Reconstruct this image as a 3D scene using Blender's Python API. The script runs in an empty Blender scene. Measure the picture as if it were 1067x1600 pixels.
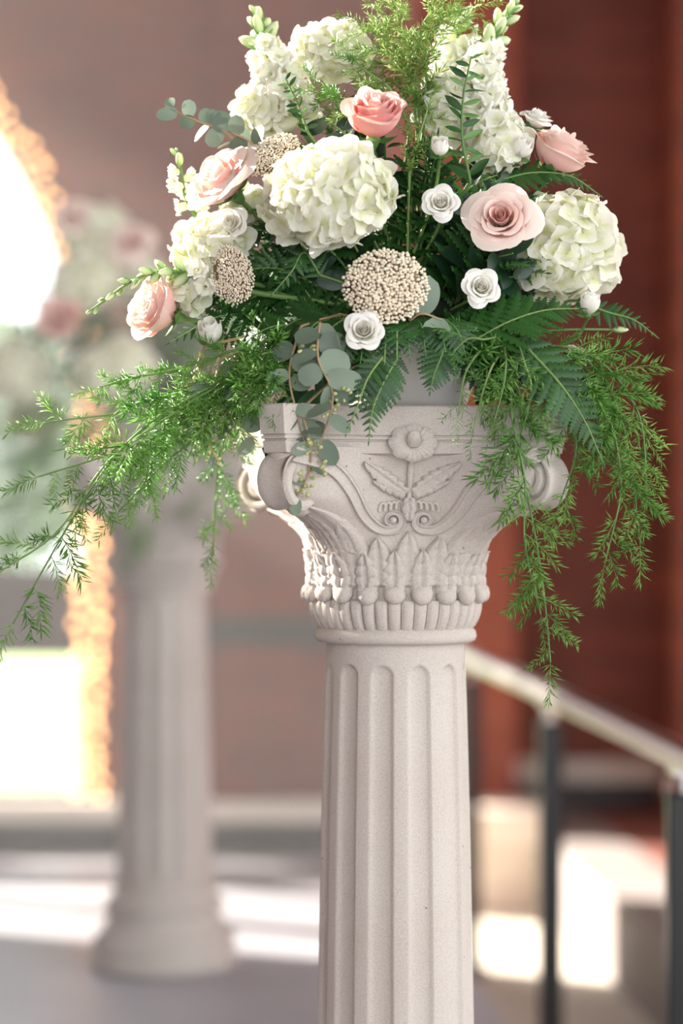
import bpy, math, random
import numpy as np
from mathutils import Vector, Matrix

random.seed(7)
rng = np.random.RandomState(7)
pi = math.pi
SC = bpy.context.scene
COL = SC.collection

# ------------------------------------------------------------------ camera
LENS, SENS = 85.0, 36.0
K = SENS / LENS / 1600.0          # metres per photo pixel per metre of distance
CAMZ, HOR = 0.926, 815.0          # eye height and horizon row
D0, D1 = 3.02, 5.04               # distance of the two pedestals
S = 0.0008                        # metres per photo pixel at the first pedestal

cam = bpy.data.cameras.new('camera')
co = bpy.data.objects.new('camera', cam)
COL.objects.link(co)
co.location = (0, 0, CAMZ)
co.rotation_euler = (pi / 2, 0, 0)
cam.sensor_fit = 'VERTICAL'
cam.sensor_height = SENS
cam.sensor_width = 24
cam.lens = LENS
cam.shift_y = (HOR - 800) / 1600
cam.dof.use_dof = True
cam.dof.focus_distance = 2.88
cam.dof.aperture_fstop = 1.6
SC.camera = co

# ------------------------------------------------------------------ light
world = bpy.data.worlds.new('world')
SC.world = world
world.use_nodes = True
wn = world.node_tree.nodes
bg = wn['Background']
bg.inputs['Color'].default_value = (0.93, 0.97, 1.0, 1)
bg.inputs['Strength'].default_value = 3.4

sun = bpy.data.lights.new('sun_offscreen', 'SUN')
sun.energy = 34.0
sun.angle = math.radians(0.6)
sun.color = (1.0, 0.93, 0.82)
so = bpy.data.objects.new('sun_offscreen', sun)
COL.objects.link(so)
SUN_DIR = Vector((0.87 * math.cos(math.radians(27)), -0.5 * math.cos(math.radians(27)), -math.sin(math.radians(27))))
so.rotation_euler = SUN_DIR.to_track_quat('-Z', 'Y').to_euler()
so.location = (-6, 10, 6)

SC.view_settings.view_transform = 'Standard'
SC.view_settings.look = 'None'
SC.view_settings.gamma = 1.0
SC.view_settings.use_curve_mapping = False
SC.view_settings.exposure = 0.0


# ------------------------------------------------------------------ materials
def srgb(r, g, b):
    f = lambda c: (c / 12.92 if c <= 0.04045 else ((c + 0.055) / 1.055) ** 2.4)
    return (f(r / 255), f(g / 255), f(b / 255), 1)


class NT:
    def __init__(s, name):
        s.m = bpy.data.materials.new(name)
        s.m.use_nodes = True
        s.t = s.m.node_tree
        s.n = s.t.nodes
        s.p = s.n['Principled BSDF']
        s.out = s.n['Material Output']

    def add(s, typ, **kw):
        n = s.n.new(typ)
        for k, v in kw.items():
            if k in n.inputs:
                n.inputs[k].default_value = v
            else:
                setattr(n, k, v)
        return n

    def link(s, a, b):
        s.t.links.new(a, b)

    def mixc(s, fac, a, b):
        n = s.n.new('ShaderNodeMix')
        n.data_type = 'RGBA'
        for i, v in ((0, fac), (6, a), (7, b)):
            if hasattr(v, 'links'):
                s.link(v, n.inputs[i])
            else:
                n.inputs[i].default_value = v
        return n.outputs[2]

    def bump(s, h, strength, dist):
        b = s.add('ShaderNodeBump', Strength=strength, Distance=dist)
        s.link(h, b.inputs['Height'])
        s.link(b.outputs[0], s.p.inputs['Normal'])


def simple(name, col, rough=0.5, metal=0.0, noise=0.0, nscale=20.0, emit=0.0, bumpd=0.0):
    t = NT(name)
    t.p.inputs['Roughness'].default_value = rough
    t.p.inputs['Metallic'].default_value = metal
    if noise or bumpd:
        tc = t.add('ShaderNodeTexCoord')
        nz = t.add('ShaderNodeTexNoise', Scale=nscale, Detail=5.0)
        t.link(tc.outputs['Object'], nz.inputs['Vector'])
        dk = tuple(c * (1 - noise) for c in col[:3]) + (1,)
        lt = tuple(min(1, c * (1 + noise)) for c in col[:3]) + (1,)
        t.link(t.mixc(nz.outputs[0], dk, lt), t.p.inputs['Base Color'])
        if bumpd:
            t.bump(nz.outputs[0], 0.6, bumpd)
    else:
        t.p.inputs['Base Color'].default_value = col
    if emit:
        t.p.inputs['Emission Color'].default_value = col
        t.p.inputs['Emission Strength'].default_value = emit
    return t.m


def petal_mat(name, base, mid, edge, trans=0.3, rough=0.55):
    t = NT(name)
    at = t.add('ShaderNodeAttribute', attribute_name='tone')
    cr = t.add('ShaderNodeValToRGB')
    e = cr.color_ramp.elements
    e[0].position, e[0].color = 0.0, base
    e[1].position, e[1].color = 1.0, edge
    m = e.new(0.55)
    m.color = mid
    t.link(at.outputs['Fac'], cr.inputs[0])
    tc = t.add('ShaderNodeTexCoord')
    nz = t.add('ShaderNodeTexNoise', Scale=160.0, Detail=2.0)
    t.link(tc.outputs['Object'], nz.inputs['Vector'])
    t.link(cr.outputs[0], t.p.inputs['Base Color'])
    t.p.inputs['Roughness'].default_value = rough
    t.p.inputs['Specular IOR Level'].default_value = 0.25
    t.bump(nz.outputs[0], 0.12, 0.001)
    tr = t.add('ShaderNodeBsdfTranslucent')
    t.link(cr.outputs[0], tr.inputs[0])
    mx = t.add('ShaderNodeMixShader', Fac=trans)
    t.link(t.p.outputs[0], mx.inputs[1])
    t.link(tr.outputs[0], mx.inputs[2])
    t.link(mx.outputs[0], t.out.inputs[0])
    return t.m


def leaf_mat(name, dark, light, rough=0.35, trans=0.25, spec=0.5):
    t = NT(name)
    oi = t.add('ShaderNodeObjectInfo')
    c = t.mixc(oi.outputs['Random'], dark, light)
    t.link(c, t.p.inputs['Base Color'])
    t.p.inputs['Roughness'].default_value = rough
    t.p.inputs['Specular IOR Level'].default_value = spec
    tr = t.add('ShaderNodeBsdfTranslucent')
    t.link(c, tr.inputs[0])
    mx = t.add('ShaderNodeMixShader', Fac=trans)
    t.link(t.p.outputs[0], mx.inputs[1])
    t.link(tr.outputs[0], mx.inputs[2])
    t.link(mx.outputs[0], t.out.inputs[0])
    return t.m


def stone_mat():
    t = NT('cast_stone')
    tc = t.add('ShaderNodeTexCoord')
    big = t.add('ShaderNodeTexNoise', Scale=7.0, Detail=4.0)
    fine = t.add('ShaderNodeTexNoise', Scale=520.0, Detail=3.0, Roughness=0.7)
    pit = t.add('ShaderNodeTexVoronoi', Scale=38.0)
    for n in (big, fine, pit):
        t.link(tc.outputs['Object'], n.inputs['Vector'])
    a = t.mixc(big.outputs[0], srgb(186, 174, 164), srgb(208, 200, 192))
    cr = t.add('ShaderNodeValToRGB')
    cr.color_ramp.elements[0].position = 0.36
    cr.color_ramp.elements[0].color = (0.72, 0.70, 0.68, 1)
    cr.color_ramp.elements[1].position = 0.56
    cr.color_ramp.elements[1].color = (1, 1, 1, 1)
    t.link(fine.outputs[0], cr.inputs[0])
    mul = t.add('ShaderNodeMix', data_type='RGBA', blend_type='MULTIPLY')
    mul.inputs[0].default_value = 0.6
    t.link(a, mul.inputs[6])
    t.link(cr.outputs[0], mul.inputs[7])
    # small dark pits in the casting
    pr = t.add('ShaderNodeValToRGB')
    pr.color_ramp.elements[0].position = 0.035
    pr.color_ramp.elements[0].color = (0.25, 0.22, 0.2, 1)
    pr.color_ramp.elements[1].position = 0.06
    pr.color_ramp.elements[1].color = (1, 1, 1, 1)
    t.link(pit.outputs['Distance'], pr.inputs[0])
    mul2 = t.add('ShaderNodeMix', data_type='RGBA', blend_type='MULTIPLY')
    mul2.inputs[0].default_value = 0.8
    t.link(mul.outputs[2], mul2.inputs[6])
    t.link(pr.outputs[0], mul2.inputs[7])
    t.link(mul2.outputs[2], t.p.inputs['Base Color'])
    t.p.inputs['Roughness'].default_value = 0.85
    t.p.inputs['Specular IOR Level'].default_value = 0.2
    t.bump(fine.outputs[0], 0.45, 0.0012)
    return t.m


def brick_mat(name, c1, c2, mortar, rough=0.75):
    t = NT(name)
    tc = t.add('ShaderNodeTexCoord')
    mp = t.add('ShaderNodeMapping')
    mp.inputs['Rotation'].default_value = (pi / 2, 0, 0)
    t.link(tc.outputs['Object'], mp.inputs[0])
    b = t.add('ShaderNodeTexBrick', Scale=1.0)
    b.inputs['Brick Width'].default_value = 0.215
    b.inputs['Row Height'].default_value = 0.075
    b.inputs['Mortar Size'].default_value = 0.006
    b.inputs['Color1'].default_value = c1
    b.inputs['Color2'].default_value = c2
    b.inputs['Mortar'].default_value = mortar
    t.link(mp.outputs[0], b.inputs['Vector'])
    nz = t.add('ShaderNodeTexNoise', Scale=1.3, Detail=4.0)
    t.link(tc.outputs['Object'], nz.inputs['Vector'])
    dk = t.add('ShaderNodeMix', data_type='RGBA', blend_type='MULTIPLY')
    dk.inputs[0].default_value = 0.5
    t.link(b.outputs[0], dk.inputs[6])
    t.link(nz.outputs[0], dk.inputs[7])
    t.link(dk.outputs[2], t.p.inputs['Base Color'])
    t.p.inputs['Roughness'].default_value = rough
    t.bump(b.outputs['Fac'], -0.5, 0.006)
    return t.m


def glass_mat():
    t = NT('window_glass')
    tr = t.add('ShaderNodeBsdfTransparent')
    gl = t.add('ShaderNodeBsdfGlossy', Roughness=0.02)
    mx = t.add('ShaderNodeMixShader', Fac=0.06)
    t.link(tr.outputs[0], mx.inputs[1])
    t.link(gl.outputs[0], mx.inputs[2])
    t.link(mx.outputs[0], t.out.inputs[0])
    return t.m


M = dict(
    stone=stone_mat(),
    brick=brick_mat('red_brick', srgb(156, 76, 55), srgb(128, 60, 43), srgb(120, 90, 76)),
    ledge=simple('ledge_stone', srgb(222, 210, 196), 0.7, noise=0.12, nscale=9),
    dark=simple('dark_wood', srgb(52, 42, 42), 0.5, noise=0.2, nscale=12),
    frame=simple('dark_window_frame', srgb(66, 58, 60), 0.5),
    floor=simple('grey_floor', srgb(166, 164, 170), 0.42, noise=0.18, nscale=4, bumpd=0.002),
    walk=simple('pale_walk', srgb(196, 186, 172), 0.75, noise=0.25, nscale=5, bumpd=0.004),
    redpave=simple('red_paving', srgb(120, 68, 56), 0.7, noise=0.25, nscale=6, bumpd=0.003),
    kerb=simple('kerb_stone', srgb(128, 118, 114), 0.75, noise=0.18, nscale=8, bumpd=0.004),
    ceil=simple('ceiling_boards', srgb(96, 66, 54), 0.7, noise=0.15, nscale=3),
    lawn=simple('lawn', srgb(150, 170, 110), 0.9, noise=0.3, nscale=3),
    glass=glass_mat(),
    black=simple('black_paint', srgb(12, 12, 13), 0.35, noise=0.1, nscale=30),
    steel=simple('brushed_steel', srgb(196, 190, 186), 0.28, metal=1.0, noise=0.06, nscale=40),
    bulb=simple('amber_bulb', (1.0, 0.50, 0.20, 1), 0.4, emit=6.0),
    wire=simple('brown_wire', srgb(60, 40, 28), 0.6),
    pot=simple('white_pot_glaze', srgb(222, 216, 212), 0.45, noise=0.04, nscale=12),
    foam=simple('floral_foam', srgb(24, 36, 22), 0.95, noise=0.3, nscale=60, bumpd=0.002),
    rose=petal_mat('rose_petal', srgb(238, 148, 146), srgb(243, 186, 180), srgb(247, 220, 206)),
    rose_pale=petal_mat('pale_rose_petal', srgb(243, 186, 178), srgb(247, 218, 208), srgb(249, 234, 222)),
    rose_mauve=petal_mat('mauve_rose_petal', srgb(243, 186, 178), srgb(247, 218, 208), srgb(249, 234, 222)),
    white=petal_mat('white_petal', srgb(226, 228, 190), srgb(246, 243, 234), srgb(251, 249, 243)),
    cream=petal_mat('cream_petal', srgb(226, 228, 190), srgb(246, 243, 234), srgb(251, 249, 243)),
    hyd=petal_mat('hydrangea_petal', srgb(222, 226, 168), srgb(243, 242, 224), srgb(249, 248, 238), trans=0.46),
    snap=petal_mat('snapdragon_petal', srgb(228, 230, 184), srgb(246, 245, 232), srgb(250, 249, 242), trans=0.38),
    bud=petal_mat('snapdragon_bud', srgb(120, 158, 92), srgb(196, 214, 160), srgb(232, 236, 200), trans=0.3),
    core=simple('hydrangea_stalks', srgb(206, 214, 150), 0.8, noise=0.15, nscale=60),
    rice=simple('rice_flower_bead', srgb(230, 216, 192), 0.45),
    ricecore=simple('rice_flower_stalks', srgb(112, 96, 70), 0.8, noise=0.3, nscale=120),
    stem=leaf_mat('green_stem', srgb(86, 124, 62), srgb(130, 156, 90), 0.5, 0.1),
    twig=leaf_mat('tan_twig', srgb(150, 124, 92), srgb(176, 150, 112), 0.6, 0.0),
    calyx=leaf_mat('calyx_green', srgb(74, 118, 58), srgb(112, 150, 82), 0.45, 0.2),
    fern=leaf_mat('leatherleaf', srgb(26, 62, 22), srgb(52, 98, 40), 0.42, 0.2),
    fern_lit=leaf_mat('fresh_fern', srgb(26, 62, 22), srgb(52, 98, 40), 0.42, 0.2),
    asp=leaf_mat('asparagus_needle', srgb(96, 160, 62), srgb(160, 204, 108), 0.27, 0.42),
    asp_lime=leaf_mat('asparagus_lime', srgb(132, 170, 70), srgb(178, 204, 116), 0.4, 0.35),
    asp_grey=leaf_mat('asparagus_soft', srgb(96, 160, 62), srgb(160, 204, 108), 0.27, 0.42),
    euc=leaf_mat('eucalyptus_leaf', srgb(92, 108, 92), srgb(134, 150, 130), 0.55, 0.15),
    euc_dark=leaf_mat('eucalyptus_dark', srgb(92, 108, 92), srgb(134, 150, 130), 0.55, 0.15),
    euc_pale=leaf_mat('eucalyptus_pale', srgb(92, 108, 92), srgb(134, 150, 130), 0.55, 0.15),
    seed=leaf_mat('eucalyptus_seed', srgb(150, 160, 96), srgb(196, 196, 140), 0.5, 0.05),
    salal=leaf_mat('dark_broad_leaf', srgb(26, 50, 34), srgb(42, 70, 48), 0.3, 0.12),
    shrub=leaf_mat('garden_foliage', srgb(108, 140, 84), srgb(150, 176, 120), 0.6, 0.4),
    bark=simple('bark', srgb(96, 80, 66), 0.9, noise=0.3, nscale=20),
)


# ------------------------------------------------------------------ helpers
def W(px, py, dep=0.0, base=D0):
    """a point seen at photo pixel (px, py), dep photo-pixels nearer than the pedestal at distance base"""
    d = base - dep * K * base
    return Vector(((px - 533.5) * K * d, d, CAMZ + (HOR - py) * K * d))


def mesh(name, v, f, mat, tone=None, smooth=True):
    me = bpy.data.meshes.new(name)
    v = [tuple(map(float, p)) for p in v]
    me.from_pydata(v, [], [tuple(int(i) for i in q) for q in f])
    me.materials.append(M[mat] if isinstance(mat, str) else mat)
    if smooth:
        me.polygons.foreach_set('use_smooth', [True] * len(me.polygons))
    if tone is not None:
        a = me.attributes.new('tone', 'FLOAT', 'POINT')
        a.data.foreach_set('value', [float(x) for x in tone])
    me.update()
    return me


def ob(name, me, parent=None, mat4=None):
    o = bpy.data.objects.new(name, me)
    COL.objects.link(o)
    if parent is not None:
        o.parent = parent
    if mat4 is not None:
        o.matrix_basis = mat4
    return o


def thing(name, label, cat, loc=(0, 0, 0), group=None, rotz=0.0):
    o = bpy.data.objects.new(name, None)
    o.empty_display_size = 0.02
    COL.objects.link(o)
    o.location = loc
    o.rotation_euler = (0, 0, rotz)
    tag(o, label, cat, group)
    return o


def tag(o, label, cat, group=None):
    o['label'] = label
    o['category'] = cat
    if group:
        o['group'] = group
    return o


def struct(name, v, f, mat, parent=None, smooth=False):
    o = ob(name, mesh(name, v, f, mat, smooth=smooth), parent)
    if parent is None:
        o['kind'] = 'structure'
    return o


BOXF = [(0, 3, 2, 1), (4, 5, 6, 7), (0, 1, 5, 4), (1, 2, 6, 5), (2, 3, 7, 6), (3, 0, 4, 7)]


def box(x0, x1, y0, y1, z0, z1):
    return [(x0, y0, z0), (x1, y0, z0), (x1, y1, z0), (x0, y1, z0), (x0, y0, z1), (x1, y0, z1), (x1, y1, z1), (x0, y1, z1)], list(BOXF)


def bevel_box(x0, x1, y0, y1, z0, z1, b):
    """box with chamfered vertical and top edges"""
    v, f = [], []
    rings = [(z0, 0), (z1 - b, 0), (z1, b)]
    for z, i in rings:
        a0, a1, c0, c1 = x0 + i, x1 - i, y0 + i, y1 - i
        for p in ((a0 + b, c0), (a1 - b, c0), (a1, c0 + b), (a1, c1 - b), (a1 - b, c1), (a0 + b, c1), (a0, c1 - b), (a0, c0 + b)):
            v.append((p[0], p[1], z))
    for r in range(2):
        for k in range(8):
            f.append((r * 8 + k, r * 8 + (k + 1) % 8, r * 8 + 8 + (k + 1) % 8, r * 8 + 8 + k))
    f.append(tuple(range(7, -1, -1)))
    f.append(tuple(range(16, 24)))
    return v, f


def prism_between(c0, c1, y0, y1, z0, z1, dx):
    """box whose long sides follow x = c + dx*y"""
    v = []
    for z in (z0, z1):
        v += [(c0 + dx * y0, y0, z), (c1 + dx * y0, y0, z), (c1 + dx * y1, y1, z), (c0 + dx * y1, y1, z)]
    return v, list(BOXF)


def join(*parts):
    v, f = [], []
    for a, b in parts:
        n = len(v)
        v += list(a)
        f += [tuple(i + n for i in q) for q in b]
    return v, f


def gridfaces(nu, nv, wrapu=False, off=0):
    f = []
    for j in range(nv - 1):
        for i in range(nu if wrapu else nu - 1):
            a, b = j * nu + i, j * nu + (i + 1) % nu
            f.append((off + a, off + b, off + b + nu, off + a + nu))
    return f


def lathe(prof, n=64, cap=True):
    v, f = [], []
    for r, z in prof:
        for i in range(n):
            a = 2 * pi * i / n
            v.append((r * math.cos(a), r * math.sin(a), z))
    f = gridfaces(n, len(prof), True)
    if cap:
        f.append(tuple(range(n - 1, -1, -1)))
        f.append(tuple(range((len(prof) - 1) * n, len(prof) * n)))
    return v, f


def catmull(pts, n):
    P = [Vector(p) for p in pts]
    if len(P) == 2:
        return [P[0].lerp(P[1], i / n) for i in range(n + 1)]
    P = [2 * P[0] - P[1]] + P + [2 * P[-1] - P[-2]]
    out = []
    segs = len(P) - 3
    for i in range(n + 1):
        t = i / n * segs
        k = min(int(t), segs - 1)
        t -= k
        a, b, c, d = P[k:k + 4]
        out.append(0.5 * ((2 * b) + (c - a) * t + (2 * a - 5 * b + 4 * c - d) * t * t + (3 * b - a - 3 * c + d) * t ** 3))
    return out


def tube(path, rad, n=6):
    v, f = [], []
    path = [Vector(p) for p in path]
    up = Vector((0.13, 0.31, 0.94))
    L = len(path)
    for i, p in enumerate(path):
        t = (path[min(i + 1, L - 1)] - path[max(i - 1, 0)])
        t = t.normalized() if t.length > 1e-9 else Vector((0, 0, 1))
        x = t.cross(up)
        if x.length < 1e-3:
            x = t.cross(Vector((1, 0, 0)))
        x.normalize()
        y = t.cross(x)
        r = rad(i / (L - 1)) if callable(rad) else rad
        for k in range(n):
            a = 2 * pi * k / n
            v.append(p + x * math.cos(a) * r + y * math.sin(a) * r)
    f = gridfaces(n, L, True)
    f.append(tuple(range(n)))
    f.append(tuple(range((L - 1) * n + n - 1, (L - 1) * n - 1, -1)))
    return v, f


def frame(direction, roll=0.0, loc=(0, 0, 0), sc=1.0):
    """matrix whose z axis points along direction"""
    q = Vector(direction).normalized().to_track_quat('Z', 'Y')
    s = sc if hasattr(sc, '__len__') else (sc, sc, sc)
    return Matrix.Translation(loc) @ q.to_matrix().to_4x4() @ Matrix.Rotation(roll, 4, 'Z') @ Matrix.Diagonal((s[0], s[1], s[2], 1))


def axes(x, z, loc, sc):
    """matrix with x along x, z close to z"""
    x = Vector(x).normalized()
    z = Vector(z)
    y = z.cross(x)
    if y.length < 1e-4:
        y = Vector((0.3, 0.5, 0.8)).cross(x)
    y.normalize()
    z = x.cross(y)
    s = sc if hasattr(sc, '__len__') else (sc, sc, sc)
    m = Matrix((x * s[0], y * s[1], z * s[2])).transposed().to_4x4()
    m.translation = Vector(loc)
    return m


def view(r, u, t):
    """direction from right / up / towards-the-camera"""
    return Vector((r, -t, u)).normalized()


# ------------------------------------------------------------------ the place
CEIL = 4.6
DX = -0.0671                       # the sunk walk, kerb and rail all run along x = c + DX*y
WALKZ, EDGE = -0.36, 0.60
WY = 6.8                           # the wall with the arched window
ARX, ARZ, ARR = -2.2, 1.22, 1.55   # arch centre, springing height, radius
SILL = 0.10


def arch_wall():
    v, f = [], []
    x0, x1, zt, y0, y1 = -4.6, 0.12, CEIL, WY, WY + 0.32
    n = 40
    arc = [(ARX + ARR * math.cos(pi * i / n), ARZ + ARR * math.sin(pi * i / n)) for i in range(n + 1)]   # right to left
    edge = [(ARX + ARR, SILL)] + arc + [(ARX - ARR, SILL)]
    outer = [(x1, SILL)]
    for i in range(n + 1):
        a = pi * i / n
        dx, dz = math.cos(a), math.sin(a)
        s = min((x1 - ARX) / dx if dx > 1e-6 else 1e9, (x0 - ARX) / dx if dx < -1e-6 else 1e9, (zt - ARZ) / dz if dz > 1e-6 else 1e9)
        outer.append((ARX + dx * s, ARZ + dz * s))
    outer.append((x0, SILL))
    m = len(edge)
    for y in (y0, y1):
        v += [(x, y, z) for x, z in edge] + [(x, y, z) for x, z in outer]
    for i in range(m - 1):
        f.append((i, i + 1, m + i + 1, m + i))
        f.append((2 * m + i, 3 * m + i, 3 * m + i + 1, 2 * m + i + 1))
        f.append((i, 2 * m + i, 2 * m + i + 1, i + 1))
    f.append((0, m, 3 * m, 2 * m))
    for (cx, cz) in ((x0, zt), (x1, zt)):          # corner fill
        pass
    # corners of the rectangle that the radial strips cut off
    for sgn, X in ((1, x1), (-1, x0)):
        idx = [i for i in range(1, m - 1) if abs(outer[i][0] - X) < 1e-4]
        last = idx[-1] if sgn > 0 else idx[0]
        nxt = last + (1 if sgn > 0 else -1)
        k = len(v)
        v.extend([(X, y0, zt), (X, y1, zt)])
        f.append((m + last, m + nxt, k))
        f.append((3 * m + last, 3 * m + nxt, k + 1))
    lo = box(x0, x1, y0, y1, -0.02, SILL)
    ro = box(x1 - 0.001, x1, y0, y1, -0.4, zt)
    return join((v, f), lo, ro)


struct('wall_back', *arch_wall(), 'brick')
# stone ledge, dark base board and dark rail of the back wall
struct('trim_1', *box(-4.6, 0.12, WY - 0.06, WY + 0.001, 0.088, 0.145), 'ledge')
struct('baseboard_back', *box(-4.6, 0.12, WY - 0.03, WY + 0.001, -0.001, 0.089), 'dark')
struct('trim_2', *box(ARX + ARR + 0.06, 0.12, WY - 0.025, WY + 0.001, 0.575, 0.655), 'dark')
struct('trim_3', *box(-0.36, -0.26, WY - 0.024, WY + 0.001, 0.145, CEIL), 'brick')

# arched window: dark frame ring, transom, mullions, panes
win = bpy.data.objects.new('window_1', None)
COL.objects.link(win)
win.location = (ARX, WY + 0.16, SILL)
win['kind'] = 'structure'
FW = 0.10
FI = ARR - FW                      # inner radius of the frame
zs = ARZ - SILL


def arch_ring(r0, r1, y0, y1):
    n = 40
    pr = [(math.cos(pi * i / n), math.sin(pi * i / n)) for i in range(n + 1)]
    pa = [(r0, 0)] + [(r0 * c, zs + r0 * s) for c, s in pr] + [(-r0, 0)]
    pb = [(r1, 0)] + [(r1 * c, zs + r1 * s) for c, s in pr] + [(-r1, 0)]
    m = len(pa)
    v = [(x, y0, z) for x, z in pa] + [(x, y0, z) for x, z in pb] + [(x, y1, z) for x, z in pa] + [(x, y1, z) for x, z in pb]
    f = []
    for i in range(m - 1):
        f += [(i, i + 1, m + i + 1, m + i), (2 * m + i, 3 * m + i, 3 * m + i + 1, 2 * m + i + 1), (i, 2 * m + i, 2 * m + i + 1, i + 1), (m + i, m + i + 1, 3 * m + i + 1, 3 * m + i)]
    return v, f


ob('window_frame', mesh('window_frame', *arch_ring(FI, ARR + 0.004, -0.05, 0.05), 'frame', smooth=False), win)
TZ0, TZ1 = 0.54 - SILL, 0.79 - SILL
ob('transom', mesh('transom', *box(-FI - .01, FI + .01, -0.05, 0.05, TZ0, TZ1), 'frame', smooth=False), win)
ob('bottom_rail', mesh('bottom_rail', *box(-FI - .01, FI + .01, -0.05, 0.05, 0.0, 0.05), 'frame', smooth=False), win)
for mx in (-0.48, 0.48):
    zt = zs + math.sqrt(FI * FI - mx * mx) + 0.01
    ob('mullion', mesh('mullion', *box(mx - 0.03, mx + 0.03, -0.04, 0.04, 0.04, zt), 'frame', smooth=False), win)
for a, b in ((-FI, -0.45), (-0.45, 0.45), (0.45, FI)):
    v, f = box(a, b, -0.004, 0.004, 0.04, TZ0 + 0.01)
    ob('pane', mesh('pane', v, f, 'glass', smooth=False), win)
    n = 12
    xs = [a + (b - a) * i / n for i in range(n + 1)]
    top = [zs + math.sqrt(max(0.0, FI * FI - x * x)) for x in xs]
    v = [(x, -0.004, TZ1 - 0.01) for x in xs] + [(x, -0.004, t) for x, t in zip(xs, top)]
    v += [(x, 0.004, z) for x, _, z in v]
    f = []
    m = n + 1
    for i in range(n):
        f += [(i, i + 1, m + i + 1, m + i), (2 * m + i, 3 * m + i, 3 * m + i + 1, 2 * m + i + 1)]
    ob('pane', mesh('pane', v, f, 'glass', smooth=False), win)

# left wall with a tall high opening, ceiling, added right wall
LX = -3.9
v, f = join(box(LX - 0.3, LX, -4.0, 4.35, -0.02, CEIL), box(LX - 0.3, LX, 6.05, WY + 0.3, -0.02, CEIL), box(LX - 0.3, LX, 4.35, 6.05, -0.02, 3.1), box(LX - 0.3, LX, 4.35, 6.05, 4.35, CEIL))
struct('wall_left', v, f, 'brick')
v, f = join(box(LX - 0.3, 3.3, -4.0, WY + 0.32, CEIL, CEIL + 0.2), box(0.12, 3.3, WY + 0.32, 9.3, CEIL, CEIL + 0.2))
struct('ceiling', v, f, 'ceil')
struct('shade_wall_right', *box(3.0, 3.3, 4.3, 9.3, -0.5, CEIL), 'brick')  # unseen wall, added and lengthened to shade the far end
# far wall beyond the sunk walk: pier, dark recess, pier
PX0, PX1, PX2 = 0.12, 0.60, 1.165
struct('wall_far', *join(box(PX0, PX1, 8.3, 9.1, -0.38, CEIL), box(PX2, 3.0, 8.3, 9.1, -0.38, CEIL)), 'brick')
struct('wall_recess', *box(PX1 - 0.01, PX2 + 0.01, 8.9, 9.1, -0.38, CEIL), 'brick')
struct('trim_4', *join(box(PX1 + 0.0, PX2, 8.82, 8.9, -0.02, 0.05), box(PX2 - 0.04, 3.0, 8.24, 8.3, -0.02, 0.05)), 'ledge')
struct('baseboard_far', *join(box(PX1 + 0.0, PX2, 8.85, 8.9, -0.13, -0.02), box(PX2 - 0.02, 3.0, 8.27, 8.3, -0.13, -0.02)), 'dark')
# pale stone block at the foot of the pier
stb = thing('stone_plinth', 'pale stone plinth at the foot of the brick pier beyond the railing', 'plinth', (0.39, 8.2, WALKZ))
ob('block', mesh('block', *bevel_box(-0.27, 0.27, -0.2, 0.1, 0, 0.21, 0.01), 'ledge', smooth=False), stb)
ob('capstone', mesh('capstone', *bevel_box(-0.29, 0.285, -0.22, 0.1, 0.21, 0.33, 0.015), 'ledge', smooth=False), stb)

# floors
v = [(LX, -4, 0), (EDGE + DX * -4, -4, 0), (EDGE + DX * WY, WY, 0), (LX, WY, 0)]
v += [(x, y, WALKZ - 0.1) for x, y, _ in v]
struct('floor', v, [(0, 1, 2, 3), (4, 7, 6, 5), (1, 5, 6, 2), (0, 4, 5, 1), (2, 6, 7, 3), (3, 7, 4, 0)], 'floor')
struct('floor_walk', *prism_between(EDGE, 1.215, -4, 9.1, WALKZ - 0.1, WALKZ, DX), 'walk')
KERB0, KERB1, KERBZ = 1.21, 1.46, -0.12
struct('floor_paving', *prism_between(KERB1 - 0.01, 4.0, -4, 9.1, WALKZ - 0.1, KERBZ - 0.005, DX), 'redpave')
# kerb stones, one by one
kr = bpy.data.objects.new('trim_5', None)
COL.objects.link(kr)
kr['kind'] = 'structure'
kr.location = (KERB0 + DX * 5, 5, WALKZ)
y = 3.0
while y < 8.8:
    L = 0.62
    v, f = prism_between(KERB0, KERB1, y, min(y + L - 0.012, 8.85), WALKZ, KERBZ + random.uniform(-.004, .004), DX)
    v = [(a - kr.location.x, b - kr.location.y, c - kr.location.z) for a, b, c in v]
    ob('kerb_stone', mesh('kerb_stone', v, f, 'kerb', smooth=False), kr)
    y += L
# garden outside the arched window
struct('ground_outside', *join(box(-16, 0.12, WY + 0.32, 26, -0.6, -0.37)), 'lawn')


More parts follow.
